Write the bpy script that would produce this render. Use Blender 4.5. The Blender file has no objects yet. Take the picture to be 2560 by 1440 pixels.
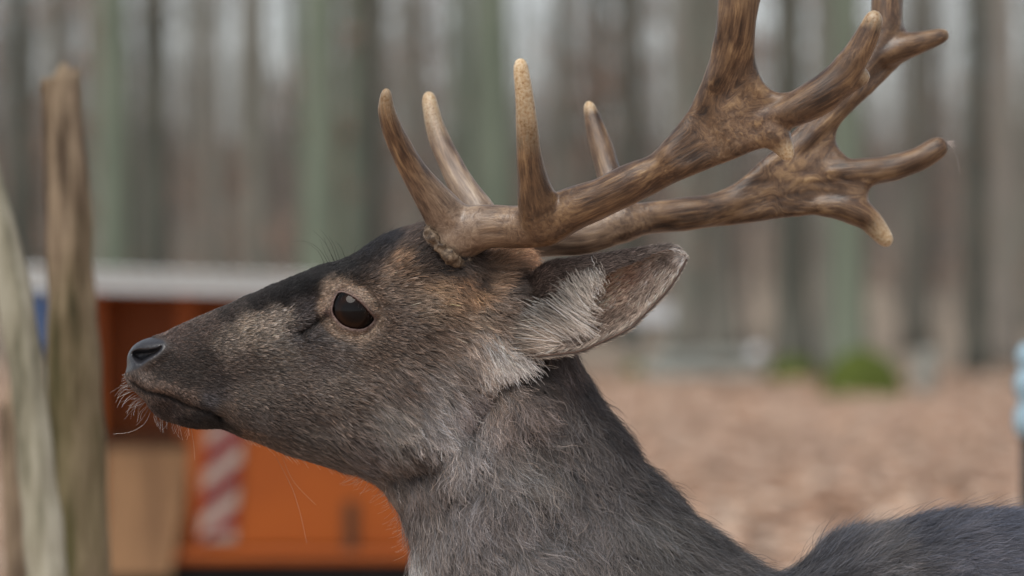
import bpy, math, random
import numpy as np
from mathutils import Vector

# ------------------------------------------------------------------ camera, sky, sun, exposure
sc = bpy.context.scene
rng = np.random.default_rng(7)
random.seed(7)
CAM_H, CAM_D, S = 1.10, 2.5, 3586.0          # camera height, distance to the deer's mid plane, photo px per metre there
cam_data = bpy.data.cameras.new('camera')
cam_data.sensor_width = 36.0
cam_data.lens = 36.0 * CAM_D / (2560.0 / S)
cam_data.clip_start, cam_data.clip_end = 0.1, 2000.0
cam_data.dof.use_dof = True
cam_data.dof.focus_distance = CAM_D - 0.055
cam_data.dof.aperture_fstop = 5.6
cam = bpy.data.objects.new('camera', cam_data)
cam.location = (0, -CAM_D, CAM_H)
cam.rotation_euler = (math.radians(90), 0, 0)
sc.collection.objects.link(cam)
sc.camera = cam

SUN_EL, SUN_AZ = math.radians(60), math.radians(205)     # azimuth clockwise from +Y
world = bpy.data.worlds.new('World')
sc.world = world
world.use_nodes = True
wn = world.node_tree
wn.nodes.clear()
sky = wn.nodes.new('ShaderNodeTexSky')
sky.sky_type = 'NISHITA'
sky.sun_disc = False
sky.sun_elevation = SUN_EL
sky.sun_rotation = SUN_AZ
sky.air_density, sky.dust_density, sky.ozone_density = 1.0, 1.0, 1.0
hsv = wn.nodes.new('ShaderNodeHueSaturation')
hsv.inputs['Saturation'].default_value = 0.32
bg = wn.nodes.new('ShaderNodeBackground')
bg.inputs['Strength'].default_value = 0.07
wo = wn.nodes.new('ShaderNodeOutputWorld')
wn.links.new(sky.outputs[0], hsv.inputs['Color'])
wn.links.new(hsv.outputs[0], bg.inputs[0])
wn.links.new(bg.outputs[0], wo.inputs[0])

sun_data = bpy.data.lights.new('sun', 'SUN')
sun_data.energy = 1.5
sun_data.angle = math.radians(38)
sun_data.color = (1.0, 0.95, 0.88)
sun = bpy.data.objects.new('sun', sun_data)
sd = Vector((math.sin(SUN_AZ) * math.cos(SUN_EL), math.cos(SUN_AZ) * math.cos(SUN_EL), math.sin(SUN_EL)))
sun.rotation_euler = (-sd).to_track_quat('-Z', 'Y').to_euler()
sun.location = (0, 0, 30)
sc.collection.objects.link(sun)

sc.view_settings.view_transform = 'Standard'
sc.view_settings.look = 'None'
sc.view_settings.gamma = 1.0
sc.view_settings.exposure = 1.12
sc.cycles.max_bounces = 8
sc.cycles.diffuse_bounces = 3
sc.cycles.glossy_bounces = 3
sc.cycles.transmission_bounces = 4
sc.cycles.sample_clamp_indirect = 6.0
sc.cycles.use_denoising = True
try:
    sc.cycles.denoiser = 'OPENIMAGEDENOISE'
    sc.cycles.denoising_input_passes = 'RGB_ALBEDO_NORMAL'
    sc.cycles.denoising_prefilter = 'ACCURATE'
except Exception:
    pass
sc.cycles_curves.shape = 'RIBBONS'
sc.cycles_curves.subdivisions = 2
sc.render.hair_type = 'STRAND' if 'STRAND' in [e.identifier for e in sc.render.bl_rna.properties['hair_type'].enum_items] else sc.render.hair_type

COL = sc.collection

# ------------------------------------------------------------------ helpers
def lin(c):
    """sRGB 0..255 -> linear"""
    c = np.asarray(c, dtype=np.float32) / 255.0
    return np.where(c <= 0.04045, c / 12.92, ((c + 0.055) / 1.055) ** 2.4)

def lin4(r, g, b):
    v = lin((r, g, b))
    return (float(v[0]), float(v[1]), float(v[2]), 1.0)

def pix(px, py, Y):
    """world point seen at photo pixel (px,py) standing at depth Y"""
    k = (Y + CAM_D) / CAM_D / S
    return Vector(((px - 1280) * k, Y, CAM_H + (720 - py) * k))

def tag(o, label=None, cat=None, group=None, kind=None):
    if label: o['label'] = label
    if cat: o['category'] = cat
    if group: o['group'] = group
    if kind: o['kind'] = kind
    return o

def empty(name, loc=(0, 0, 0), rz=0.0):
    o = bpy.data.objects.new(name, None)
    o.empty_display_size = 0.1
    o.location = loc
    o.rotation_euler = (0, 0, rz)
    COL.objects.link(o)
    return o

def link(name, me, mat=None, parent=None, smooth=True):
    if mat is not None and not me.materials:
        me.materials.append(mat)
    if smooth:
        me.polygons.foreach_set('use_smooth', np.ones(len(me.polygons), dtype=bool))
    o = bpy.data.objects.new(name, me)
    COL.objects.link(o)
    if parent is not None:
        o.parent = parent
    return o

def np_mesh(name, V, Q):
    """V (n,3), Q (m,3|4)"""
    V = np.asarray(V, dtype=np.float32); Q = np.asarray(Q, dtype=np.int32)
    me = bpy.data.meshes.new(name)
    n, m, k = len(V), len(Q), Q.shape[1]
    me.vertices.add(n); me.vertices.foreach_set('co', V.ravel())
    me.loops.add(m * k); me.loops.foreach_set('vertex_index', Q.ravel())
    me.polygons.add(m)
    me.polygons.foreach_set('loop_start', np.arange(0, m * k, k, dtype=np.int32))
    me.update(calc_edges=True)
    me.validate()
    return me

class MB:
    """collects boxes and tubes, builds one mesh object"""
    def __init__(self): self.v, self.f = [], []
    def box(self, x0, x1, y0, y1, z0, z1, rot=None, origin=None):
        b = len(self.v)
        pts = [Vector((x, y, z)) for z in (z0, z1) for y in (y0, y1) for x in (x0, x1)]
        if rot is not None:
            pts = [rot @ (p - origin) + origin for p in pts]
        self.v += [tuple(p) for p in pts]
        self.f += [tuple(b + i for i in q) for q in ((0, 2, 3, 1), (4, 5, 7, 6), (0, 1, 5, 4), (2, 6, 7, 3), (0, 4, 6, 2), (1, 3, 7, 5))]
        return self
    def tube(self, pts, rad, n=8, cap=True):
        b = len(self.v)
        pts = [Vector(p) for p in pts]
        t0 = (pts[1] - pts[0]).normalized()
        up = Vector((0, 0, 1)) if abs(t0.z) < 0.9 else Vector((1, 0, 0))
        u = t0.cross(up).normalized()
        for i, p in enumerate(pts):
            t = (pts[min(i + 1, len(pts) - 1)] - pts[max(i - 1, 0)]).normalized()
            u = (u - t * u.dot(t)).normalized()
            w = t.cross(u)
            r = rad[i] if hasattr(rad, '__len__') else rad
            for k in range(n):
                a = 2 * math.pi * k / n
                self.v.append(tuple(p + u * (r * math.cos(a)) + w * (r * math.sin(a))))
        for i in range(len(pts) - 1):
            for k in range(n):
                k2 = (k + 1) % n
                self.f.append((b + i * n + k, b + i * n + k2, b + (i + 1) * n + k2, b + (i + 1) * n + k))
        if cap:
            self.f.append(tuple(b + k for k in range(n))[::-1])
            self.f.append(tuple(b + (len(pts) - 1) * n + k for k in range(n)))
        return self
    def mesh(self, name):
        me = bpy.data.meshes.new(name)
        me.from_pydata(self.v, [], self.f)
        me.update()
        return me
    def build(self, name, mat, parent=None, smooth=False, bevel=0.0):
        o = link(name, self.mesh(name), mat, parent, smooth)
        if bevel:
            m = o.modifiers.new('bevel', 'BEVEL'); m.width = bevel; m.segments = 2; m.limit_method = 'ANGLE'
        return o

def hash01(ix, iy, iz, seed=0):
    h = (ix.astype(np.int64) * 374761393 + iy.astype(np.int64) * 668265263 + iz.astype(np.int64) * 2147483647 + seed * 144665) & 0xFFFFFFFF
    h = ((h ^ (h >> 13)) * 1274126177) & 0xFFFFFFFF
    h = ((h ^ (h >> 16)) * 2246822519) & 0xFFFFFFFF
    h = h ^ (h >> 15)
    return (h & 0xFFFFFF).astype(np.float32) / 16777215.0

def vnoise(P, scale, seed=0):
    """value noise -1..1 at points P (n,3) metres, feature size 1/scale"""
    Q = np.asarray(P, dtype=np.float64) * scale
    I = np.floor(Q).astype(np.int64); f = (Q - I).astype(np.float32)
    f = f * f * (3 - 2 * f)
    out = np.zeros(len(Q), dtype=np.float32)
    for dx in (0, 1):
        for dy in (0, 1):
            for dz in (0, 1):
                w = (f[:, 0] if dx else 1 - f[:, 0]) * (f[:, 1] if dy else 1 - f[:, 1]) * (f[:, 2] if dz else 1 - f[:, 2])
                out += w * hash01(I[:, 0] + dx, I[:, 1] + dy, I[:, 2] + dz, seed)
    return out * 2 - 1

def idw(ctrl, X, Y, power=2.0, eps=12.0):
    """inverse-distance blend of control rows (px,py,values...)"""
    C = np.asarray(ctrl, dtype=np.float32)
    X = np.asarray(X, dtype=np.float32).ravel(); Y = np.asarray(Y, dtype=np.float32).ravel()
    out = np.zeros((len(X), C.shape[1] - 2), dtype=np.float32)
    for a in range(0, len(X), 60000):
        x, y = X[a:a + 60000, None], Y[a:a + 60000, None]
        w = 1.0 / ((x - C[None, :, 0]) ** 2 + (y - C[None, :, 1]) ** 2 + eps * eps) ** power
        out[a:a + 60000] = (w @ C[:, 2:]) / w.sum(1, keepdims=True)
    return out

def catmull(P, n=8, closed=False):
    P = np.asarray(P, dtype=np.float64)
    N = len(P); out = []
    rngi = range(N if closed else N - 1)
    for i in rngi:
        if closed:
            p0, p1, p2, p3 = P[(i - 1) % N], P[i], P[(i + 1) % N], P[(i + 2) % N]
        else:
            p0, p1, p2, p3 = P[max(i - 1, 0)], P[i], P[i + 1], P[min(i + 2, N - 1)]
        for k in range(n):
            t = k / n
            out.append(0.5 * ((2 * p1) + (-p0 + p2) * t + (2 * p0 - 5 * p1 + 4 * p2 - p3) * t * t + (-p0 + 3 * p1 - 3 * p2 + p3) * t ** 3))
    if not closed:
        out.append(P[-1])
    return np.array(out)

def seg_dist(X, Y, a, b):
    ax, ay = a[0], a[1]; dx, dy = b[0] - ax, b[1] - ay
    L = dx * dx + dy * dy + 1e-9
    t = np.clip(((X - ax) * dx + (Y - ay) * dy) / L, 0, 1)
    return np.hypot(X - ax - t * dx, Y - ay - t * dy), t

def poly_sdf(poly, X, Y):
    """signed distance to closed polygon (negative inside); X,Y any shape"""
    P = np.asarray(poly); shp = X.shape
    X = X.ravel().astype(np.float32); Y = Y.ravel().astype(np.float32)
    d = np.full(X.shape, 1e9, dtype=np.float32); ins = np.zeros(X.shape, dtype=bool)
    for i in range(len(P)):
        a, b = P[i], P[(i + 1) % len(P)]
        dd, _ = seg_dist(X, Y, a, b)
        np.minimum(d, dd, out=d)
        if a[1] != b[1]:
            c = ((a[1] > Y) != (b[1] > Y)) & (X < (b[0] - a[0]) * (Y - a[1]) / (b[1] - a[1]) + a[0])
            ins ^= c
    return np.where(ins, -d, d).reshape(shp)

def line_dist(poly, X, Y):
    d = np.full(X.shape, 1e9, dtype=np.float32)
    for a, b in zip(poly[:-1], poly[1:]):
        np.minimum(d, seg_dist(X, Y, a, b)[0], out=d)
    return d

def smin(a, b, k):
    h = np.clip(0.5 + 0.5 * (b - a) / k, 0, 1)
    return b + (a - b) * h - k * h * (1 - h)

def surface_nets(F, xs, ys, zs):
    """F[i,j,k] sampled at xs,ys,zs -> verts, quads of the F=0 surface"""
    ins = F < 0
    c = ins[:-1, :-1, :-1]
    anyc = c.copy(); allc = c.copy()
    for dx in (0, 1):
        for dy in (0, 1):
            for dz in (0, 1):
                if dx + dy + dz:
                    s = ins[dx:ins.shape[0] - 1 + dx, dy:ins.shape[1] - 1 + dy, dz:ins.shape[2] - 1 + dz]
                    anyc |= s; allc &= s
    act = anyc & ~allc
    idx = np.argwhere(act)
    ids = np.full(act.shape, -1, dtype=np.int32)
    ids[act] = np.arange(len(idx), dtype=np.int32)
    I, J, K = idx[:, 0], idx[:, 1], idx[:, 2]
    val = {}
    for dx in (0, 1):
        for dy in (0, 1):
            for dz in (0, 1):
                val[dx, dy, dz] = F[I + dx, J + dy, K + dz]
    acc = np.zeros((len(idx), 3)); cnt = np.zeros(len(idx))
    corners = list(val)
    for a in corners:
        for ax in range(3):
            if a[ax] == 0:
                b = tuple(1 if q == ax else a[q] for q in range(3))
                va, vb = val[a], val[b]
                m = (va < 0) != (vb < 0)
                t = np.where(m, va / np.where(m, va - vb, 1), 0)
                p = np.array(a, dtype=float)[None, :].repeat(len(idx), 0)
                p[:, ax] += t
                acc += p * m[:, None]; cnt += m
    off = acc / cnt[:, None]
    V = np.empty((len(idx), 3))
    for q, (arr, I_) in enumerate(((xs, I), (ys, J), (zs, K))):
        V[:, q] = arr[I_] + off[:, q] * (arr[I_ + 1] - arr[I_])
    quads = []
    for ax in range(3):
        sl0 = [slice(None)] * 3; sl1 = [slice(None)] * 3
        sl0[ax] = slice(0, -1); sl1[ax] = slice(1, None)
        e = ins[tuple(sl0)] != ins[tuple(sl1)]
        w = np.argwhere(e)
        o1, o2 = [q for q in range(3) if q != ax]
        ok = (w[:, o1] > 0) & (w[:, o2] > 0) & (w[:, o1] < F.shape[o1] - 1) & (w[:, o2] < F.shape[o2] - 1)
        w = w[ok]
        def cell(d1, d2):
            q = w.copy(); q[:, o1] += d1; q[:, o2] += d2
            return ids[q[:, 0], q[:, 1], q[:, 2]]
        Q = np.stack([cell(-1, -1), cell(0, -1), cell(0, 0), cell(-1, 0)], 1)
        flip = ins[w[:, 0], w[:, 1], w[:, 2]]
        if ax == 1: flip = ~flip
        Q[~flip] = Q[~flip][:, ::-1]
        quads.append(Q)
    return V, np.concatenate(quads)

def relax(V, Q, it=1, lam=0.5):
    V = V.copy()
    E = np.concatenate([Q[:, [0, 1]], Q[:, [1, 2]], Q[:, [2, 3]], Q[:, [3, 0]]])
    E = np.concatenate([E, E[:, ::-1]])
    n = len(V); cnt = np.bincount(E[:, 0], minlength=n)
    for _ in range(it):
        A = np.stack([np.bincount(E[:, 0], weights=V[E[:, 1], q], minlength=n) for q in range(3)], 1)
        V += lam * (A / np.maximum(cnt, 1)[:, None] - V)
    return V

def vert_normals(V, Q):
    n = np.cross(V[Q[:, 2]] - V[Q[:, 0]], V[Q[:, 3 if Q.shape[1] == 4 else 1]] - V[Q[:, 1 if Q.shape[1] == 4 else 0]])
    if Q.shape[1] == 3: n = -n
    N = np.zeros_like(V)
    for q in range(Q.shape[1]):
        for a in range(3):
            N[:, a] += np.bincount(Q[:, q], weights=n[:, a], minlength=len(V))
    return N / np.maximum(np.linalg.norm(N, axis=1, keepdims=True), 1e-12)

# ------------------------------------------------------------------ materials
def mat_new(name):
    m = bpy.data.materials.new(name)
    m.use_nodes = True
    nt = m.node_tree
    return m, nt, nt.nodes['Principled BSDF'], nt.nodes['Material Output']

def nd(nt, t, **kw):
    n = nt.nodes.new(t)
    for k, v in kw.items():
        if hasattr(n, k) and k not in n.inputs: setattr(n, k, v)
        else: n.inputs[k].default_value = v
    return n

def ramp(nt, stops, fac):
    r = nt.nodes.new('ShaderNodeValToRGB')
    e = r.color_ramp.elements
    while len(e) < len(stops): e.new(0.5)
    for s, (p, c) in zip(e, stops):
        s.position = p; s.color = c
    nt.links.new(fac, r.inputs['Fac'])
    return r.outputs['Color']

def noise_mat(name, stops, scale=5.0, stretch=(1, 1, 1), rough=0.8, bump=0.3, bump_dist=0.01, detail=6.0, spec=0.3, metallic=0.0, randomize=False):
    m, nt, b, out = mat_new(name)
    tc = nd(nt, 'ShaderNodeTexCoord')
    mp = nd(nt, 'ShaderNodeMapping'); mp.inputs['Scale'].default_value = stretch
    nt.links.new(tc.outputs['Object'], mp.inputs['Vector'])
    n = nd(nt, 'ShaderNodeTexNoise', Scale=scale, Detail=detail, Roughness=0.6)
    nt.links.new(mp.outputs[0], n.inputs['Vector'])
    fac = n.outputs['Fac']
    if randomize:
        oi = nd(nt, 'ShaderNodeObjectInfo')
        ma = nd(nt, 'ShaderNodeMath', operation='MULTIPLY_ADD')
        nt.links.new(oi.outputs['Random'], ma.inputs[0]); ma.inputs[1].default_value = 0.44; 
        mb = nd(nt, 'ShaderNodeMath', operation='ADD'); mb.inputs[1].default_value = -0.22
        nt.links.new(fac, mb.inputs[0]); nt.links.new(mb.outputs[0], ma.inputs[2])
        fac = ma.outputs[0]
    nt.links.new(ramp(nt, stops, fac), b.inputs['Base Color'])
    b.inputs['Roughness'].default_value = rough
    b.inputs['Metallic'].default_value = metallic
    b.inputs['Specular IOR Level'].default_value = spec
    if bump:
        bp = nd(nt, 'ShaderNodeBump', Strength=bump, Distance=bump_dist)
        nt.links.new(n.outputs['Fac'], bp.inputs['Height'])
        nt.links.new(bp.outputs[0], b.inputs['Normal'])
    return m

M = {}
M['ground'] = noise_mat('leaf_floor', [(0.3, lin4(84, 68, 56)), (0.43, lin4(146, 120, 101)), (0.55, lin4(184, 158, 140)), (0.68, lin4(116, 94, 78))], 9.0, (1, 1, 1), 0.9, 0.6, 0.03)
M['bark'] = noise_mat('bark', [(0.1, lin4(72, 70, 64)), (0.34, lin4(108, 105, 97)), (0.52, lin4(122, 121, 112)), (0.72, lin4(136, 129, 121)), (0.9, lin4(98, 91, 84))], 3.0, (1.5, 1.5, 0.25), 0.9, 0.4, 0.02, randomize=True)
M['bark_green'] = noise_mat('bark_green', [(0.25, lin4(82, 89, 78)), (0.5, lin4(104, 113, 99)), (0.7, lin4(114, 122, 107)), (0.85, lin4(104, 104, 93))], 3.0, (1.5, 1.5, 0.25), 0.9, 0.4, 0.02)
M['bark_dark'] = noise_mat('bark_dark', [(0.25, lin4(56, 57, 52)), (0.5, lin4(78, 79, 72)), (0.75, lin4(102, 101, 93))], 3.0, (1.5, 1.5, 0.25), 0.9, 0.4, 0.02)
M['twig'] = noise_mat('twig', [(0.3, lin4(92, 87, 82)), (0.7, lin4(124, 118, 112))], 6.0, rough=0.9, bump=0)
M['copper'] = noise_mat('copper_leaf', [(0.3, lin4(134, 110, 96)), (0.7, lin4(160, 134, 118))], 14.0, rough=0.7, bump=0)
M['litter'] = noise_mat('dry_leaf', [(0.3, lin4(128, 96, 82)), (0.5, lin4(172, 138, 122)), (0.7, lin4(196, 168, 154))], 7.0, rough=0.8, bump=0)
nt_ = M['litter'].node_tree
a_ = nt_.nodes.new('ShaderNodeAttribute'); a_.attribute_name = 'tint'
nt_.links.new(a_.outputs['Color'], nt_.nodes['Principled BSDF'].inputs['Base Color'])
M['moss'] = noise_mat('moss', [(0.3, lin4(54, 64, 22)), (0.7, lin4(86, 98, 38))], 16.0, rough=0.95, bump=0.8, bump_dist=0.04)
M['log'] = noise_mat('grey_log', [(0.3, lin4(104, 106, 100)), (0.55, lin4(136, 138, 132)), (0.8, lin4(112, 116, 102))], 4.0, (0.4, 3, 3), 0.9, 0.4)
M['white'] = noise_mat('white_paint', [(0.3, lin4(180, 183, 186)), (0.7, lin4(200, 203, 206))], 8.0, rough=0.5, bump=0)
M['roofmetal'] = noise_mat('roof_metal', [(0.3, lin4(200, 206, 207)), (0.7, lin4(220, 226, 226))], 6.0, rough=0.45, bump=0.05, metallic=0.0)
M['orange'] = noise_mat('orange_paint', [(0.3, lin4(138, 64, 4)), (0.7, lin4(158, 78, 8))], 5.0, rough=0.5, bump=0.05, spec=0.4)
M['rust'] = noise_mat('rusty_steel', [(0.3, lin4(60, 40, 28)), (0.7, lin4(92, 62, 40))], 9.0, rough=0.8)
M['black'] = noise_mat('black_rubber', [(0.3, lin4(20, 20, 20)), (0.7, lin4(38, 38, 38))], 9.0, rough=0.7, bump=0.1)
M['red'] = noise_mat('red_film', [(0.3, lin4(104, 20, 26)), (0.7, lin4(120, 26, 32))], 9.0, rough=0.4, bump=0)
M['plate'] = noise_mat('plate_white', [(0.3, lin4(146, 132, 122)), (0.7, lin4(162, 148, 138))], 9.0, rough=0.4, bump=0)
M['plywood'] = noise_mat('plywood', [(0.3, lin4(96, 70, 48)), (0.55, lin4(134, 102, 72)), (0.8, lin4(72, 56, 44))], 2.2, (6, 1, 0.7), 0.8, 0.2)
M['blue'] = noise_mat('blue_plastic', [(0.3, lin4(26, 46, 78)), (0.7, lin4(38, 62, 98))], 5.0, rough=0.5, bump=0.05)
M['paleblue'] = noise_mat('pale_blue_glaze', [(0.3, lin4(116, 142, 156)), (0.7, lin4(150, 174, 186))], 9.0, rough=0.25, bump=0.02)
M['stake'] = noise_mat('weathered_stake', [(0.34, lin4(46, 38, 29)), (0.44, lin4(98, 83, 66)), (0.54, lin4(142, 125, 104)), (0.66, lin4(76, 63, 50))], 5.0, (9, 9, 0.9), 0.9, 0.8, 0.01)
M['stake_pale'] = noise_mat('debarked_pole', [(0.34, lin4(84, 82, 66)), (0.45, lin4(138, 134, 116)), (0.56, lin4(166, 162, 146)), (0.68, lin4(100, 98, 76))], 5.0, (7, 7, 0.8), 0.9, 0.5, 0.01)

# leaf floor greyed beyond the clearing: the wood's shade, put into its colour
def wood_shade():
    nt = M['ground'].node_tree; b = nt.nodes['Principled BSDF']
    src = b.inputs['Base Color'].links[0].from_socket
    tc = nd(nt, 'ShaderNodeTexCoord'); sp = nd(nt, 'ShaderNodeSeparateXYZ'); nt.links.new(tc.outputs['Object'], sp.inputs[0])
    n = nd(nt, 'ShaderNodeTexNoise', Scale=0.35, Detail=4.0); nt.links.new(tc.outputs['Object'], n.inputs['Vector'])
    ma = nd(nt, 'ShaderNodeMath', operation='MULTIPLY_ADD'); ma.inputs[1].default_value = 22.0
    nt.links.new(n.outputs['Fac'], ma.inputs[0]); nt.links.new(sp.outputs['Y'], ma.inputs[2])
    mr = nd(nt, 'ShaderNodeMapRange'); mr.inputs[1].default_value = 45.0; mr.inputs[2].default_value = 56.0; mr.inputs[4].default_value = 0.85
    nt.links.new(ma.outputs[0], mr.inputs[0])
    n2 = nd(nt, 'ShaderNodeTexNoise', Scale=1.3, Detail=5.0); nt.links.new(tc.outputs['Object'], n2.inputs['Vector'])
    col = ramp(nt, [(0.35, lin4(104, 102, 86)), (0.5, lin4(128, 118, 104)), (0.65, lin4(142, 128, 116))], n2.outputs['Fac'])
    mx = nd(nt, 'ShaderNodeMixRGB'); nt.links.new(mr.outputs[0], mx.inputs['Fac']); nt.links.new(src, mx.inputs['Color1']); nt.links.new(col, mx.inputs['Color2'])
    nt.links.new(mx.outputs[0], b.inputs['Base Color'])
wood_shade()

# moss-to-wood blend for the thick stake: lichen green towards one side
def stake_mat(name, base, green):
    m = M[base].copy(); m.name = name
    nt = m.node_tree; b = nt.nodes['Principled BSDF']
    src = b.inputs['Base Color'].links[0].from_socket
    tc = nd(nt, 'ShaderNodeTexCoord')
    n = nd(nt, 'ShaderNodeTexNoise', Scale=4.0, Detail=3.0)
    mp = nd(nt, 'ShaderNodeMapping'); mp.inputs['Scale'].default_value = (3, 3, 0.5)
    nt.links.new(tc.outputs['Object'], mp.inputs['Vector']); nt.links.new(mp.outputs[0], n.inputs['Vector'])
    sp = nd(nt, 'ShaderNodeSeparateXYZ'); nt.links.new(tc.outputs['Object'], sp.inputs[0])
    k = nd(nt, 'ShaderNodeMath', operation='MULTIPLY_ADD'); k.inputs[1].default_value = -1.7; k.inputs[2].default_value = 1.75
    nt.links.new(sp.outputs['Z'], k.inputs[0])
    a = nd(nt, 'ShaderNodeMath', operation='ADD'); a.use_clamp = True
    nt.links.new(k.outputs[0], a.inputs[0])
    s = nd(nt, 'ShaderNodeMath', operation='MULTIPLY_ADD'); s.inputs[1].default_value = 2.4; s.inputs[2].default_value = -1.1
    nt.links.new(n.outputs['Fac'], s.inputs[0]); nt.links.new(s.outputs[0], a.inputs[1])
    mx = nd(nt, 'ShaderNodeMixRGB'); mx.inputs['Color2'].default_value = green
    nt.links.new(a.outputs[0], mx.inputs['Fac']); nt.links.new(src, mx.inputs['Color1'])
    nt.links.new(mx.outputs[0], b.inputs['Base Color'])
    return m
M['stake_moss'] = stake_mat('weathered_stake_lichen', 'stake', lin4(76, 78, 38))

# ------------------------------------------------------------------ ground
def ground_z(x, y):
    r = np.maximum(y - 46.0, 0)
    return 0.00013 * r * r + 0.06 * np.sin(x * 0.31 + 0.4) * np.sin(y * 0.23) * np.clip((y - 8) / 10, 0, 1)

def build_ground():
    ys = np.concatenate([np.linspace(-14, 60, 150), np.linspace(61.5, 420, 110)])
    xs = np.concatenate([np.linspace(-220, -31, 40), np.linspace(-30, 30, 121), np.linspace(31, 220, 40)])
    X, Y = np.meshgrid(xs, ys, indexing='ij')
    Z = ground_z(X, Y)
    V = np.stack([X, Y, Z], -1).reshape(-1, 3)
    nx, ny = len(xs), len(ys)
    i = np.arange(nx - 1)[:, None] * ny + np.arange(ny - 1)[None, :]
    Q = np.stack([i, i + ny, i + ny + 1, i + 1], -1).reshape(-1, 4)
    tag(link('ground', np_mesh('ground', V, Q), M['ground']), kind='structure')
    # fallen beech leaves
    n = 90000
    yy = 3 + (rng.random(n) ** 1.3) * 45
    xx = (rng.random(n) - 0.5) * (0.75 * (yy + 2.5) + 5)
    zz = ground_z(xx, yy)
    a = rng.random(n) * 6.283; L = 0.035 + 0.045 * rng.random(n); w = L * 0.55
    tilt = (rng.random(n) - 0.5) * 1.2; roll = (rng.random(n) - 0.5) * 1.2
    ca, sa = np.cos(a), np.sin(a)
    base = np.array([[-1, 0, 0], [0, -1, 0.35], [1, 0, 0], [0, 1, 0.35]])
    V = np.zeros((n, 4, 3))
    for k in range(4):
        lx, ly = base[k, 0] * L, base[k, 1] * w
        V[:, k, 0] = xx + lx * ca - ly * sa
        V[:, k, 1] = yy + lx * sa + ly * ca
        V[:, k, 2] = zz + 0.018 + base[k, 2] * w + np.abs(lx * tilt * 0.5) + ly * roll * 0.5
    Q = np.arange(n * 4).reshape(n, 4)
    Tq = np.concatenate([Q[:, [0, 1, 2]], Q[:, [0, 2, 3]]])
    me = np_mesh('leaf_litter', V.reshape(-1, 3), Tq)
    pal = lin(np.array([(202, 176, 154), (176, 142, 116), (142, 106, 82), (104, 79, 60), (210, 190, 172), (160, 123, 100), (84, 66, 51)]))
    lc = pal[rng.integers(0, len(pal), n)] * np.exp(rng.normal(0, 0.2, n))[:, None]
    at = me.attributes.new('tint', 'FLOAT_COLOR', 'POINT')
    at.data.foreach_set('color', np.repeat(np.concatenate([lc, np.ones((n, 1))], 1), 4, 0).astype(np.float32).ravel())
    o = link('leaf_litter', me, M['litter'], smooth=False)
    tag(o, 'dry pinkish brown beech leaves strewn over the forest floor', 'leaves', kind='stuff')
build_ground()

# ------------------------------------------------------------------ trees
def tree_variant(seed, leafy=False, sapling=False):
    r = random.Random(seed)
    H = 4.2 if sapling else 21.0 + r.random() * 4
    R = 0.03 if sapling else 0.2
    tr = MB(); cr = MB(); lv = MB()
    pts, rad = [], []
    n = 12 if sapling else 18
    ox, oy = r.random() * 10, r.random() * 10
    def axis(t):
        return Vector((0.5 * R * math.sin(ox + t * 4) * 2 * t + (0.25 if sapling else 0.35) * math.sin(oy + t * 2.2) * t, 0.3 * math.sin(ox * 2 + t * 3) * t, H * t))
    for i in range(n + 1):
        t = (i / n) ** 1.4
        flare = 1 + 0.55 * math.exp(-t * H / 0.35)
        pts.append(axis(t) - Vector((0, 0, 0.25 if i == 0 else 0)))
        rad.append(R * flare * (1 - 0.82 * t) * (1 + 0.05 * math.sin(i * 1.7 + ox)))
    tr.tube(pts, rad, 7 if sapling else 14)
    def branch(p, d, L, r0, depth):
        k = 5 if depth == 0 else 4
        q = [p]; dd = d.copy()
        for i in range(k):
            dd = (dd + Vector((r.uniform(-.25, .25), r.uniform(-.25, .25), r.uniform(-.08, .22)))).normalized()
            q.append(q[-1] + dd * (L / k))
        cr.tube(q, [r0 * (1 - 0.8 * i / k) for i in range(k + 1)], 5 if depth == 0 else 3, cap=False)
        if depth < 2:
            for i in range(r.randint(3, 4 if depth else 5)):
                t = r.uniform(0.25, 1.0); j = min(int(t * k), k - 1)
                pp = q[j].lerp(q[j + 1], t * k - j)
                side = dd.cross(Vector((r.uniform(-1, 1), r.uniform(-1, 1), r.uniform(-1, 1)))).normalized()
                branch(pp, (dd * 0.6 + side * 0.8).normalized(), L * r.uniform(0.35, 0.6), r0 * 0.45, depth + 1)
        elif leafy:
            for i in range(3):
                c = q[r.randint(1, k)] + Vector((r.uniform(-.05, .05), r.uniform(-.05, .05), r.uniform(-.05, .02)))
                a = Vector((r.uniform(-1, 1), r.uniform(-1, 1), r.uniform(-1, 1))).normalized() * 0.04
                b = a.cross(Vector((r.uniform(-1, 1), r.uniform(-1, 1), r.uniform(-1, 1)))).normalized() * 0.022
                m0 = len(lv.v)
                lv.v += [tuple(c - a), tuple(c + b), tuple(c + a), tuple(c - b)]
                lv.f += [(m0, m0 + 1, m0 + 2, m0 + 3)]
    nb = 16 if sapling else 20
    for i in range(nb):
        t = r.uniform(0.12, 0.95) if sapling else (r.uniform(0.42, 0.97) if i > 3 else r.uniform(0.12, 0.4))
        a = r.random() * 6.283
        up = r.uniform(0.15, 0.7)
        d = Vector((math.cos(a), math.sin(a), up)).normalized()
        if sapling: L, r0 = r.uniform(0.5, 1.1) * (1.15 - t * 0.7), 0.010
        else: L, r0 = (r.uniform(2.5, 5.0) * (1.2 - 0.6 * t) if i > 3 else r.uniform(1.2, 2.4)), (0.07 * (1.3 - t) if i > 3 else 0.022)
        branch(axis(t), d, L, r0, 0)
    return tr.mesh('trunk'), cr.mesh('crown'), (lv.mesh('leaves') if leafy else None)

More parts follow.
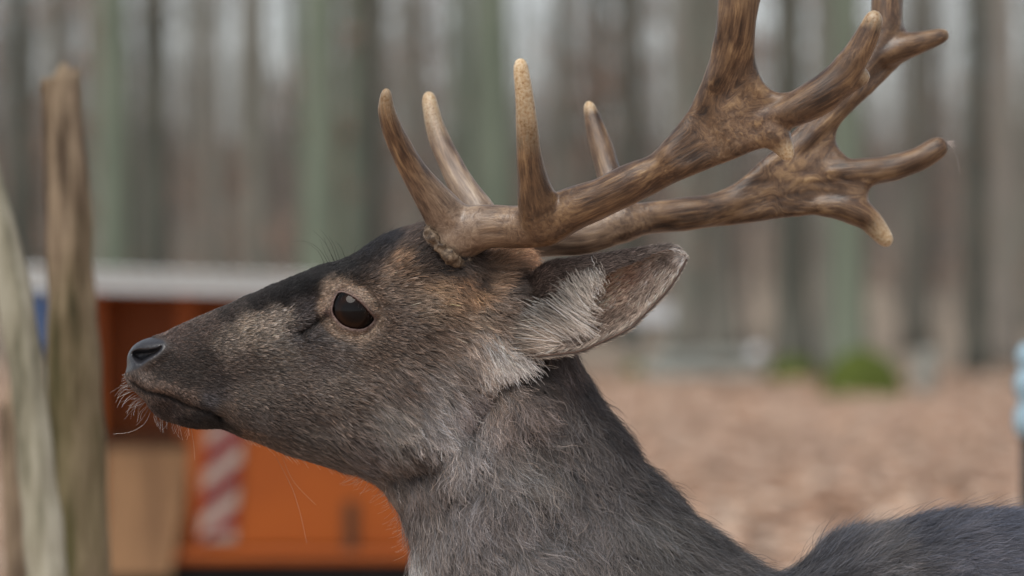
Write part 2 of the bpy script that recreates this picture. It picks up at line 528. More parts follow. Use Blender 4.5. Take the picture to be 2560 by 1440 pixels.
VARS = [tree_variant(s) for s in (11, 23, 37, 41, 59)]
SAPV = [tree_variant(s, leafy=True, sapling=True) for s in (5, 6, 8)]
for v in VARS + SAPV:
    for m_ in v:
        if m_ is not None:
            m_.polygons.foreach_set('use_smooth', np.ones(len(m_.polygons), dtype=bool))
for v in VARS: v[0].materials.append(M['bark']); v[1].materials.append(M['bark'])
for v in SAPV: v[0].materials.append(M['twig']); v[1].materials.append(M['twig']); v[2].materials.append(M['copper'])
GREEN = [v[0].copy() for v in VARS]; DARK = [v[0].copy() for v in VARS]
for m_ in GREEN: m_.materials[0] = M['bark_green']
for m_ in DARK: m_.materials[0] = M['bark_dark']

def place_tree(k, x, y, width, rz, kind='bark', name='beech_tree'):
    tm, cm, _ = VARS[k % 5]
    tm = {'bark': VARS, 'green': None, 'dark': None}[kind][k % 5][0] if kind == 'bark' else (GREEN if kind == 'green' else DARK)[k % 5]
    e = empty(name, (x, y, float(ground_z(np.float64(x), np.float64(y)))), rz)
    s = width / 0.4
    zs = 0.8 + 0.25 * ((k * 37) % 10) / 10
    for nm, me in (('trunk', tm), ('crown', cm)):
        o = bpy.data.objects.new(nm, me); COL.objects.link(o); o.parent = e
        o.scale = (s, s, zs) if nm == 'trunk' else (max(s, 0.8), max(s, 0.8), zs)
    return e

# trunks that can be told apart: (photo px x, px width, depth, kind, label or None)
trunks = [
    (290, 95, 44, 'green', 'grey-green algae-covered beech trunk rising behind the thick fence stake'),
    (395, 60, 52, 'dark', 'slim dark trunk just beside the grey-green trunk behind the fence stake'),
    (545, 55, 66, 'bark', 'slim grey trunk right of the dark trunk behind the fence stake, above the trailer roof'),
    (655, 62, 60, 'bark', 'thin grey trunk just left of the broad olive-green trunk above the trailer roof'),
    (800, 105, 40, 'green', 'broad olive-green beech trunk above the trailer roof, left of the front antler tines'),
    (925, 62, 47, 'dark', 'dark slim trunk directly behind the tip of the front antler tine'),
    (1040, 70, 62, 'bark', 'faint grey trunk seen right behind the second slender front antler tine'),
    (1245, 112, 42, 'green', 'wide pale grey-green beech trunk behind the tall second antler tine'),
    (1420, 62, 64, 'bark', 'grey trunk in the gap between the tall ivory-tipped tine and the short far tine'),
    (1585, 48, 60, 'dark', 'thin dark trunk rising just right of the short far antler tine'),
    (1715, 72, 56, 'bark', 'grey trunk passing behind the near antler beam where it begins to widen'),
    (1760, 60, 70, 'green', 'pale green trunk passing behind the ear tip and the widening antler palm'),
    (1985, 92, 40, 'dark', 'dark brown trunk with a mossy foot between the two bright mossy mounds'),
    (2065, 55, 47, 'bark', 'narrow grey trunk between the dark brown trunk and the large mossy mound'),
    (2120, 90, 33.6, 'green', 'grey-green trunk growing out of the larger bright green mossy mound'),
    (2290, 70, 58, 'bark', 'grey trunk behind the lowest point of the far antler, above the pale stump'),
    (2440, 58, 45, 'dark', 'narrow dark trunk right of the antler point with the tuft of hair'),
    (2515, 66, 50, 'bark', 'grey trunk rising behind the post with the pale blue insulator'),
    (60, 70, 55, 'dark', 'dark trunk rising above the leaning pale pole'),
    (150, 60, 60, 'bark', 'grey trunk directly behind the top of the thick weathered stake'),
]
used = []
for i, (px, w, Y, kind, lab) in enumerate(trunks):
    p = pix(px, 720, Y)
    width = w / (S * CAM_D / (Y + CAM_D))
    e = place_tree(i, p.x, Y, width, i * 1.3, kind)
    tag(e, lab, 'tree', 'bare trunks at the edge of the wood')
    used.append((p.x, Y))
for i in range(125):
    for _ in range(40):
        Y = 48 + 270 * rng.random() ** 1.1
        x = (rng.random() - 0.5) * (0.286 * (Y + 2.5) * 1.7 + 6)
        if all((x - a) ** 2 + (Y - b) ** 2 > 2.0 for a, b in used): break
    used.append((x, Y))
    e = place_tree(i + 3, x, Y, 0.22 + 0.3 * rng.random(), rng.random() * 6.28, ('bark', 'green', 'bark', 'dark')[i % 4])
    tag(e, 'bare beech tree standing deep in the blurred far wood', 'tree', 'trees deep in the wood')

def place_sapling(k, x, y, s, lab, grp):
    tm, cm, lm = SAPV[k % 3]
    e = empty('beech_sapling', (x, y, float(ground_z(np.float64(x), np.float64(y)))), k * 2.1)
    for nm, me in (('stem', tm), ('crown', cm), ('leaves', lm)):
        o = bpy.data.objects.new(nm, me); COL.objects.link(o); o.parent = e; o.scale = (s, s, s)
    return tag(e, lab, 'sapling', grp)
for i in range(60):
    Y = 46 + 75 * rng.random()
    x = (rng.random() - 0.5) * (0.286 * (Y + 2.5) * 1.3)
    place_sapling(i, x, Y, 0.8 + 1.0 * rng.random(), 'thin beech sapling with a few coppery leaves in the far wood', 'coppery saplings in the wood')
p = pix(1820, 900, 52); place_sapling(1, p.x, 52, 0.42, 'small coppery beech bush behind the grey fallen logs', None)

# mossy mounds at the trunk feet
def mound(px, py, Y, wx, h, lab):
    p = pix(px, py, Y)
    n, m = 28, 12; V, Q = [], []
    for j in range(m + 1):
        a = j / m * math.pi / 2
        for i in range(n):
            b = 2 * math.pi * i / n
            rr = wx * math.cos(a) * (1 + 0.14 * math.sin(3 * b + px) + 0.08 * math.sin(7 * b))
            V.append((p.x + rr * math.cos(b), Y + 0.7 * rr * math.sin(b), -0.08 + (h + 0.08) * math.sin(a) * (1 + 0.1 * math.sin(5 * b + j))))
    for j in range(m):
        for i in range(n):
            Q.append((j * n + i, j * n + (i + 1) % n, (j + 1) * n + (i + 1) % n, (j + 1) * n + i))
    V = np.array(V); V[:, 2] += ground_z(np.float64(p.x), np.float64(Y))
    tag(link('mossy_mound', np_mesh('mossy_mound', V, np.array(Q)), M['moss']), lab, 'moss')
mound(2150, 980, 32.2, 0.40, 0.42, 'large bright green mossy mound at the foot of the grey-green trunk')
mound(1985, 970, 39.2, 0.30, 0.26, 'low mossy mound round the foot of the dark brown trunk')
mound(1585, 930, 43, 0.16, 0.16, 'small tuft of green moss beside the neck of the deer, left of the logs')

# grey fallen logs, board, pale stump
def log(x0, y0, x1, y1, Y, r, lab):
    a, b = pix(x0, y0, Y), pix(x1, y1, Y + 0.6)
    e = MB()
    pts = [a.lerp(b, t / 8) + Vector((0, 0, 0.02 * math.sin(t * 1.9 + x0))) for t in range(9)]
    e.tube(pts, [r * (1 - 0.02 * t + 0.04 * math.sin(t * 2.3)) for t in range(9)], 12)
    tag(e.build('fallen_log', M['log'], smooth=True), lab, 'log', 'fallen logs')
log(1610, 945, 1925, 950, 40.5, 0.15, 'thick grey fallen log lying lowest on the leaf floor beside the mossy mounds')
log(1640, 905, 1900, 893, 41.0, 0.12, 'thinner grey log resting on the thick fallen log')
st = pix(1893, 880, 40.2)
n_ = MB()
n_.tube([st + Vector((0, 0, -0.09)), st + Vector((0, 0, -0.05)), st + Vector((0, 0, 0.03)), st + Vector((0, 0, 0.06))], [0.09, 0.11, 0.09, 0.03], 12)
tag(n_.build('glint_blob', M['white'], smooth=True), 'small white blob put in for a bright glint on the grey fallen logs', 'glint')  # added white blob that paints a bright glint on the logs

bd = pix(1628, 785, 44)
brd = empty('information_board', (bd.x, 44, 0))
tag(brd, 'low white information board on two posts seen just below the ear', 'board')
MB().box(-0.27, 0.27, -0.02, 0.02, bd.z - 0.12, bd.z + 0.13).build('panel', M['white'], brd, bevel=0.01)
for sx in (-0.21, 0.21):
    MB().box(sx - 0.035, sx + 0.035, 0.022, 0.09, -0.1, bd.z + 0.1).build('post', M['log'], brd, bevel=0.01)
sp = pix(2310, 985, 33)
stump = MB()
stump.tube([Vector((sp.x, 33, -0.1)), Vector((sp.x, 33, 0.15)), Vector((sp.x + 0.02, 33, 0.42)), Vector((sp.x + 0.02, 33, 0.5))], [0.14, 0.115, 0.105, 0.09], 12)
tag(stump.build('tree_stump', M['log'], smooth=True), 'short pale grey stump right of the large mossy mound', 'stump')

# ------------------------------------------------------------------ fence stakes at the left, pole at the right
def stake(name, path, Y, widths, mat, lab, top_chip=0.02):
    """irregular split stake: path of photo px points (bottom goes to the ground)"""
    k = (Y + CAM_D) / CAM_D / S
    P = catmull([tuple(pix(x, y, Y)) for x, y in path], 10)
    W = np.interp(np.linspace(0, 1, len(P)), np.linspace(0, 1, len(widths)), widths) * k / 2
    # extend to ground
    d = P[-1] - P[-2]; d = d / abs(d[2])
    nx = int(P[-1][2] / 0.06) + 2
    ext = np.array([P[-1] + d * (P[-1][2] + 0.1) * t for t in np.linspace(0, 1, nx)[1:]])
    P = np.concatenate([P, ext]); W = np.concatenate([W, np.full(len(ext), W[-1])])
    n = 20; V, Q = [], []
    for i, (p, w) in enumerate(zip(P, W)):
        for j in range(n):
            a = 2 * math.pi * j / n
            q = 1 + 0.03 * math.sin(i * 0.29 + Y * 9) + 0.03 * math.sin(i * 0.83 + a) + 0.10 * math.sin(2 * a + 0.9) + 0.07 * math.sin(5 * a + i * 0.06) + 0.05 * math.sin(9 * a - i * 0.09) + 0.03 * math.sin(3 * a + i * 0.5)
            top = top_chip * math.sin(a * 1.0 + 2.2) + 0.4 * top_chip * math.sin(4 * a) if i == 0 else 0
            V.append((p[0] + w * (q * math.cos(a) + 0.07 * math.sin(i * 0.17 + Y * 5)), p[1] + w * q * math.sin(a), p[2] + top))
    for i in range(len(P) - 1):
        for j in range(n):
            Q.append((i * n + j, (i + 1) * n + j, (i + 1) * n + (j + 1) % n, i * n + (j + 1) % n))
    V.append(tuple(P[0])); c = len(V) - 1
    me = bpy.data.meshes.new(name)
    base = Vector((P[-1][0], Y, 0))
    V = [(v[0] - base.x, v[1] - base.y, v[2]) for v in V]
    me.from_pydata(V, [], Q + [(j, (j + 1) % n, c) for j in range(n)]); me.update()
    o = link(name, me, mat); o.location = base
    return tag(o, lab, 'stake', 'rough wooden fence stakes')
stake('fence_stake', [(148, 195), (160, 420), (172, 640), (186, 860), (196, 1120), (205, 1450)], 1.15, [88, 96, 108, 120, 118, 126], M['stake_moss'], 'thick weathered brown fence stake with lichen low down, standing upright', 0.012)
stake('fence_stake', [(-66, 330), (-6, 560), (42, 800), (80, 1050), (108, 1300), (120, 1460)], 0.95, [74, 78, 80, 82, 86, 90], M['stake_pale'], 'pale debarked pole leaning beside the thick brown stake', 0.02)
stake('fence_stake', [(20, 1010), (28, 1150), (40, 1450)], 1.9, [44, 50, 56], M['stake'], 'short brown stake stub half hidden behind the leaning pale pole', 0.02)

pp = pix(2566, 1000, 2.0)
kx = (2.0 + CAM_D) / CAM_D / S
pole = empty('insulator_post', (pp.x, 2.0, 0)); tag(pole, 'thin black metal post topped with pale blue ribbed glass insulator', 'post')
MB().tube([(0, 0, -0.1), (0, 0, 0.4), (0, 0, pix(0, 870, 2.0).z)], 0.0075, 10).build('rod', M['black'], pole, smooth=True)
zz0, prof = None, [(1098, 8), (1092, 26), (1060, 34), (1025, 30), (1008, 18), (985, 30), (955, 33), (935, 26), (922, 17), (905, 27), (880, 26), (862, 14), (856, 4)]
MB().tube([(0, 0, pix(0, y, 2.0).z) for y, r in prof], [r * kx for y, r in prof], 20).build('insulator', M['paleblue'], pole, smooth=True)

# ------------------------------------------------------------------ orange trailer and barrel at the left
TY = 7.5
def tx(px): return pix(px, 0, TY).x
def tz(py): return pix(0, py, TY).z
trailer = empty('utility_trailer', (tx(700), TY, 0))
tag(trailer, 'small orange utility trailer with pale corrugated roof and striped warning plate', 'trailer')
def rel(mb):
    mb.v = [(v[0] - tx(700), v[1] - TY, v[2]) for v in mb.v]; return mb
# corrugated roof
nc = 150; x0, x1 = tx(40), tx(1330)
V, F = [], []
for i in range(nc + 1):
    x = x0 + (x1 - x0) * i / nc; w = 0.005 * math.sin(i * 1.35)
    for (y, z) in ((TY - 0.30, tz(684)), (TY + 1.0, tz(684) - 0.03), (TY + 1.0, tz(684) - 0.036), (TY - 0.30, tz(684) - 0.006)):
        V.append((x, y, z + w))
for i in range(nc):
    for j in range(4):
        F.append((i * 4 + j, i * 4 + (j + 1) % 4, (i + 1) * 4 + (j + 1) % 4, (i + 1) * 4 + j))
rb = MB(); rb.v, rb.f = V, F
roof = rel(rb).build('roof', M['roofmetal'], trailer)
roof.rotation_euler.y = math.radians(1.5)
rel(MB().box(x0, x1, TY - 0.27, TY - 0.235, tz(740), tz(694))).build('fascia', M['roofmetal'], roof, bevel=0.004)
for px in (238, 462, 1290):
    rel(MB().box(tx(px) - 0.022, tx(px) + 0.022, TY + 0.02, TY + 0.064, 0.34, tz(700))).build('roof_post', M['orange'], trailer, bevel=0.004)
rel(MB().box(tx(215), tx(1300), TY + 0.30, TY + 0.33, 0.36, tz(700))).build('back_wall', M['orange'], trailer)
rel(MB().box(tx(200), tx(215), TY + 0.06, TY + 0.33, 0.36, tz(700))).build('side_wall', M['orange'], trailer)
rel(MB().box(tx(236), tx(470), TY - 0.0, TY + 0.295, tz(1130), tz(1098))).build('shelf', M['rust'], trailer)
rel(MB().box(tx(478), tx(1290), TY - 0.05, TY - 0.02, tz(1366), tz(905))).build('tailboard', M['orange'], trailer, bevel=0.006)
rel(MB().box(tx(430), tx(1320), TY - 0.075, TY + 0.72, tz(1402), tz(1372))).build('sill', M['orange'], trailer, bevel=0.008)
rel(MB().box(tx(300), tx(1300), TY - 0.0, TY + 0.7, tz(1560), tz(1404))).build('chassis_shade', M['black'], trailer)  # black box, made deep to stand in for the shadow under the trailer
rel(MB().box(tx(862), tx(896), TY - 0.072, TY - 0.052, tz(1385), tz(1250))).build('latch', M['rust'], trailer, bevel=0.004)
# leaning plywood board
pb = MB(); b0 = [pix(262, 1440, TY - 0.12), pix(425, 1440, TY - 0.12), pix(482, 1122, TY - 0.03), pix(262, 1122, TY - 0.03)]
pb.v = [tuple(v) for v in b0] + [(v.x, v.y + 0.02, v.z) for v in b0]
pb.f = [(0, 1, 2, 3), (7, 6, 5, 4), (0, 4, 5, 1), (1, 5, 6, 2), (2, 6, 7, 3), (3, 7, 4, 0)]
rel(pb).build('plywood_flap', M['plywood'], trailer)
# warning plate with diagonal stripes
pl = MB(); c = [pix(497, 1352, TY - 0.062), pix(586, 1352, TY - 0.062), pix(612, 1040, TY - 0.062), pix(520, 1040, TY - 0.062)]
pl.v = [tuple(v) for v in c] + [(v.x, v.y + 0.008, v.z) for v in c]
pl.f = pb.f
plate = rel(pl).build('warning_plate', M['plate'], trailer)
for k in range(-1, 4):
    t0 = 0.35 * k - 0.15; t1 = t0 + 0.175
    def pt(s, t):
        t = min(max(t, 0), 1)
        a = c[0].lerp(c[3], t); b = c[1].lerp(c[2], t)
        return a.lerp(b, s) + Vector((0, -0.003, 0))
    sl = 0.26
    q = [pt(0, t0), pt(1, t0 + sl), pt(1, t1 + sl), pt(0, t1)]
    if (q[2] - q[1]).length < 1e-4 and (q[3] - q[0]).length < 1e-4: continue
    sb = MB(); sb.v = [tuple(v) for v in q] + [(v.x, v.y + 0.0025, v.z) for v in q]; sb.f = pb.f
    rel(sb).build('stripe', M['red'], plate)
for px in (420, 1180):
    w = empty('wheel', (tx(px) - tx(700), 0.3, 0.24)); w.parent = trailer
    def ring(r0, y0, y1, r1):
        m_ = MB(); m_.tube([(0, y0, 0), (0, y0 + 0.02, 0), (0, y1 - 0.02, 0), (0, y1, 0)], [r1, r0, r0, r1], 28); return m_
    ring(0.24, -0.09, 0.09, 0.19).build('tyre', M['black'], w, smooth=True)
    ring(0.13, -0.1, 0.1, 0.11).build('rim', M['roofmetal'], w, smooth=True)
MB().tube([(0, 0.7, 0.36), (0, 1.7, 0.36)], 0.035, 10).build('drawbar', M['black'], trailer)

bl = pix(98, 800, 8.6)
bucket = empty('plastic_bucket', (bl.x, 8.6, 0)); tag(bucket, 'blue plastic bucket turned upside down on a thin post behind the stakes', 'bucket')
MB().tube([(0, 0, z) for z in (bl.z - 0.10, bl.z - 0.095, bl.z - 0.08, bl.z - 0.078, bl.z + 0.07, bl.z + 0.08)], [0.055, 0.066, 0.066, 0.060, 0.046, 0.040], 24).build('tub', M['blue'], bucket, smooth=True)
MB().tube([(0.062 * math.cos(t), 0.062 * math.sin(t), bl.z - 0.09 - 0.03 * abs(math.sin(t))) for t in np.linspace(0, math.pi, 14)], 0.003, 6).build('handle', M['black'], bucket, smooth=True)
tag(MB().tube([(bl.x, 8.6, -0.1), (bl.x + 0.01, 8.6, 0.5), (bl.x, 8.6, bl.z + 0.06)], [0.03, 0.028, 0.025], 10).build('fence_post', M['log'], smooth=True), 'thin grey post carrying the blue upturned bucket', 'post')

# far thicket of bare young stems closing the wood
def far_wood():
    n = 5200
    Y = 75 + 245 * rng.random(n) ** 0.9
    X = (rng.random(n) - 0.5) * (0.286 * (Y + 2.5) * 3.0 + 14)
    H = 4 + 11 * rng.random(n); R = 0.022 + 0.06 * rng.random(n) ** 2
    lx, ly = rng.normal(0, 0.05, n), rng.normal(0, 0.05, n)
    Z = ground_z(X, Y)
    segs = [(np.stack([X, Y, Z - 0.2], 1), np.stack([X + lx * H, Y + ly * H, Z + H], 1), R, R * 0.25)]
    for k in range(14):
        t = 0.2 + 0.75 * rng.random(n); a = rng.random(n) * 6.283; L = (0.9 + 2.2 * rng.random(n)) * (1.15 - 0.6 * t)
        p = np.stack([X + lx * H * t, Y + ly * H * t, Z + H * t], 1)
        segs.append((p, p + np.stack([np.cos(a) * L, np.sin(a) * L, L * (0.3 + 0.8 * rng.random(n))], 1), R * 0.35, R * 0.1))
    A = np.concatenate([s_[0] for s_ in segs]); B = np.concatenate([s_[1] for s_ in segs]); ra = np.concatenate([s_[2] for s_ in segs]); rb_ = np.concatenate([s_[3] for s_ in segs])
    d = B - A; d /= np.linalg.norm(d, axis=1, keepdims=True)
    u = np.cross(d, np.array([0.3, 0.9, 0.1])); u /= np.linalg.norm(u, axis=1, keepdims=True); w = np.cross(d, u)
    m = len(A); V = np.zeros((m, 6, 3))
    for k in range(3):
        c, s_ = math.cos(2.0944 * k), math.sin(2.0944 * k)
        V[:, k] = A + (u * c + w * s_) * ra[:, None]; V[:, 3 + k] = B + (u * c + w * s_) * rb_[:, None]
    b = np.arange(m)[:, None] * 6
    Q = np.concatenate([b + np.array([[k, (k + 1) % 3, 3 + (k + 1) % 3, 3 + k]]) for k in range(3)])
    o = link('far_wood', np_mesh('far_wood', V.reshape(-1, 3), Q), M['twig'], smooth=False)
    tag(o, 'grey-brown mass of bare young stems closing the far wood', 'thicket', kind='stuff')
far_wood()

# ------------------------------------------------------------------ the deer
def PX(x): return (np.asarray(x) - 1280.0) / S          # photo px on the mid plane -> metres
def PZ(y): return CAM_H + (720.0 - np.asarray(y)) / S
def q(px, py, d=45.0):
    """photo px of a point d mm nearer than the mid plane -> px on the mid plane"""
    k = 1 - d / 1000.0 / CAM_D
    return (1280 + (px - 1280) * k, 720 + (py - 720) * k)
def qs(pts, d=45.0): return [q(x, y, d) for x, y in pts]
MM = S / 1000.0                                          # px per mm

OUT = catmull([(317, 915), (318, 890), (331, 866), (353, 850), (385, 840), (412, 832), (440, 817), (500, 790), (560, 764), (640, 730), (720, 697), (800, 664),
    (870, 640), (930, 604), (985, 579), (1040, 562), (1090, 562), (1150, 590), (1205, 618), (1260, 616), (1305, 634), (1335, 668), (1375, 725), (1410, 795),
    (1440, 870), (1476, 950), (1526, 1040), (1585, 1130), (1646, 1203), (1716, 1274), (1796, 1345), (1876, 1405), (1935, 1432), (1990, 1415), (2060, 1370),
    (2150, 1330), (2300, 1299), (2450, 1284), (2560, 1292), (2900, 1330), (3300, 1360), (3700, 1330), (4000, 1400), (4180, 1560), (4250, 1800), (4220, 2150),
    (4100, 2500), (3900, 2700), (3500, 2820), (3000, 2900), (2400, 2930), (1900, 2900), (1600, 2780), (1350, 2550), (1180, 2250), (1080, 1950), (1030, 1700),
    (1024, 1550), (1034, 1440), (1028, 1350), (1002, 1285), (952, 1220), (880, 1186), (800, 1162), (720, 1138), (650, 1110), (600, 1092), (550, 1071), (500, 1071),
    (450, 1062), (405, 1046), (380, 1025), (362, 1000), (345, 985), (325, 965), (313, 940)], 6, closed=True)

WC = [  # px, py, half width mm, rounding distance px
    (330, 890, 17, 40), (345, 930, 20, 45), (400, 900, 25, 60), (400, 980, 24, 50), (420, 1030, 17, 40), (480, 930, 28, 85), (470, 1040, 22, 50), (540, 1040, 24, 60),
    (600, 900, 33, 105), (620, 1020, 31, 80), (700, 860, 38, 115), (720, 1020, 38, 110), (800, 800, 45, 110), (800, 950, 45, 130), (800, 1090, 36, 90),
    (880, 780, 54, 120), (880, 700, 50, 95), (900, 950, 52, 140), (920, 1090, 44, 120), (980, 800, 60, 140), (1000, 680, 54, 95), (1050, 900, 60, 150),
    (1050, 1050, 54, 150), (1120, 780, 61, 150), (1130, 680, 52, 100), (1250, 780, 58, 150), (1270, 690, 44, 100), (1200, 950, 60, 180), (1350, 850, 56, 140),
    (1000, 1180, 48, 120), (1150, 1150, 64, 190), (1350, 1050, 66, 170), (1450, 1000, 60, 150), (1300, 1250, 74, 230), (1500, 1200, 70, 190), (1150, 1400, 76, 200),
    (1350, 1450, 86, 260), (1600, 1400, 82, 230), (1800, 1500, 88, 230), (1950, 1550, 92, 200), (2150, 1550, 108, 300), (2450, 1550, 125, 380), (1300, 1900, 110, 320),
    (1700, 2000, 140, 450), (2300, 2100, 165, 600), (3000, 2200, 178, 650), (3700, 2100, 150, 600), (4050, 1900, 120, 450)]

EYE = q(884, 778, 50)
EYE_R = 66.0                                              # px
EYE_Y = 37.6                                              # mm from mid plane to the eyeball centre
ALMOND = catmull(qs([(850, 733), (866, 736), (886, 746), (908, 765), (924, 784), (933, 797), (921, 813), (902, 821), (879, 819.5), (857, 811), (841, 795), (833, 780), (835, 760), (841, 742)], 52), 4, closed=True)
ALMOND = ALMOND.mean(0) + (ALMOND - ALMOND.mean(0)) * 1.04
NOSTRIL = catmull(qs([(328, 885), (338, 877), (367, 877), (392, 873), (406, 866), (392, 882), (368, 896), (352, 906), (340, 901), (331, 893)], 20), 4, closed=True)
NOSEPAD = catmull(qs([(306, 930), (306, 900), (318, 862), (350, 844), (385, 846), (409, 853), (414, 866), (398, 884), (370, 904), (350, 919), (330, 926)], 18), 4, closed=True)
MOUTH = qs([(318, 946), (340, 964), (367, 978), (400, 984), (424, 991), (444, 1000), (467, 1011), (500, 1022), (531, 1032), (545, 1042)], 24)
MOUTH2 = qs([(545, 1042), (558, 1053), (589, 1073), (622, 1096)], 22)
GLAND = qs([(822, 788), (800, 797), (780, 812), (752, 832)], 45)
LIDFOLD = qs([(850, 724), (866, 720), (884, 726), (905, 742), (922, 760), (936, 776)], 54)

def gauss(d, s): return np.exp(-(d / s) ** 2 * 0.5)

def width_map(X, Y):
    """half width (mm) and rounding distance (px) of the body over the mid plane"""
    wr = idw(WC, X, Y, 1.6, 30.0)
    W, R = wr[:, 0].reshape(X.shape), wr[:, 1].reshape(X.shape)
    def bump(cx, cy, sx, sy, amp, ang=0.0, d=45):
        cx, cy = q(cx, cy, d); c, s = math.cos(ang), math.sin(ang)
        u = (X - cx) * c + (Y - cy) * s; v = -(X - cx) * s + (Y - cy) * c
        return amp * np.exp(-0.5 * ((u / sx) ** 2 + (v / sy) ** 2))
    def ridge(pts, sig, amp, d=45): return amp * gauss(line_dist(qs(pts, d), X, Y), sig)
    W = W + ridge([(800, 712), (850, 690), (910, 694), (955, 728)], 22, 4.5)
    W = W + ridge([(820, 850), (900, 872), (980, 850), (1080, 815)], 26, 3.0)
    W = W + bump(1060, 960, 95, 85, 5.0) + bump(1010, 745, 45, 30, -3.0) + bump(1090, 745, 60, 50, 3)
    W = W + bump(700, 790, 90, 28, -3.5, -0.42) + bump(660, 880, 110, 26, 2.5, -0.1) + bump(760, 930, 90, 30, -2.0, -0.05)
    W = W + bump(640, 1000, 70, 22, 2.0, 0.15) + bump(880, 1010, 120, 35, -1.5, 0.1)
    W = W + ridge([(820, 1000), (900, 1060), (1000, 1110), (1120, 1110)], 34, 3.0)
    W = W + ridge([(960, 1190), (1080, 1170), (1190, 1060), (1240, 970), (1330, 905)], 24, -6.5)
    W = W + ridge([(1120, 1330), (1250, 1180), (1320, 1060)], 60, 4) + bump(1480, 1180, 60, 120, -4, -0.5) + bump(1300, 1400, 70, 160, 4, -0.3)
    W = W + bump(1280, 830, 70, 70, 7.0) + bump(1325, 735, 46, 40, 15.0, -0.3, 60) + bump(1180, 690, 60, 40, 4.0)
    # lips, mouth, nostrils
    md = line_dist(MOUTH, X, Y)
    W = W + ridge([(330, 935), (380, 962), (440, 980), (500, 1002), (545, 1020)], 13, 2.6, 24) + bump(455, 1040, 70, 20, -3.0, 0.25, 20)
    W = W - 5.0 * gauss(md, 4.5) - 3.2 * gauss(line_dist(MOUTH2, X, Y), 5.5)
    W = W + ridge([(330, 872), (352, 858), (380, 858), (406, 860)], 9, 3.0, 20) + ridge([(336, 915), (356, 914), (385, 896), (412, 878)], 9, 2.4, 20)
    nd_ = poly_sdf(NOSTRIL, X, Y)
    W = W - 11.0 * np.clip(-nd_ / 7.0 + 0.35, 0, 1)
    # preorbital gland and eye
    W = W - 5.5 * gauss(line_dist(GLAND, X, Y), 8.5) + 2.0 * gauss(line_dist(qs([(800, 775), (760, 800)], 45), X, Y), 14)
    W = W + ridge([(770, 845), (800, 822), (825, 805)], 10, 2.0)
    de = np.hypot(X - EYE[0], Y - EYE[1])
    ball = EYE_Y + np.sqrt(np.maximum(EYE_R ** 2 - de ** 2, (0.35 * EYE_R) ** 2)) / MM
    al = poly_sdf(ALMOND, X, Y)
    lid = np.exp(-0.5 * (np.maximum(al, 0) / 26.0) ** 2)
    W = W * (1 - lid) + (ball + 2.6) * lid
    W = W + 1.3 * gauss(al - 13, 6) * (Y < EYE[1] + 8) - 1.8 * gauss(line_dist(LIDFOLD, X, Y), 4.0)
    W = W + 1.2 * gauss(al - 24, 8) * (Y > EYE[1])  - 1.0 * gauss(al - 40, 6) * (Y > EYE[1] + 10)
    W = np.where(al < 0, ball - np.clip(-al * 1.2, 0, 7.0) + np.clip(2.6 + al * 1.1, 0, 2.6), W)
    return W, R

def inset_map(X, Y):
    """the skin lies inside the fur outline (px)"""
    I = idw([(400, 900, 1), (700, 850, 3), (1000, 650, 8), (1000, 900, 4), (800, 1120, 5), (950, 1190, 9), (1250, 640, 5), (1150, 1300, 14), (1050, 1400, 14), (1500, 1050, 16), (1600, 1200, 20),
             (1800, 1380, 22), (1950, 1450, 26), (2100, 1400, 26), (2400, 1330, 24), (3000, 1600, 20), (2500, 2500, 20), (1100, 1900, 20)], X, Y, 2.0, 40)
    return I[:, 0].reshape(X.shape)

def round_cone(F, xs, ys, zs, a, b, ra, rb, k, margin=0.03, sy=1.0):
    """smooth-union a tapered capsule into F; a,b world points"""
    a = np.array(a, dtype=float); b = np.array(b, dtype=float)
    lo = np.minimum(a, b) - max(ra, rb) / min(sy, 1) - margin; hi = np.maximum(a, b) + max(ra, rb) / min(sy, 1) + margin
    sl = []
    for arr, l, h in zip((xs, ys, zs), lo, hi):
        i0, i1 = np.searchsorted(arr, l), np.searchsorted(arr, h)
        if i1 - i0 < 2: return
        sl.append(slice(i0, i1))
    X, Y, Z = xs[sl[0]][:, None, None], ys[sl[1]][None, :, None], zs[sl[2]][None, None, :]
    d = b - a; L = (d * d).sum() + 1e-12
    t = np.clip(((X - a[0]) * d[0] + (Y - a[1]) * d[1] + (Z - a[2]) * d[2]) / L, 0, 1)
    dist = np.sqrt((X - a[0] - t * d[0]) ** 2 + ((Y - a[1] - t * d[1]) * sy) ** 2 + (Z - a[2] - t * d[2]) ** 2) - (ra + (rb - ra) * t)
    F[sl[0], sl[1], sl[2]] = smin(F[sl[0], sl[1], sl[2]], dist.astype(np.float32), k)

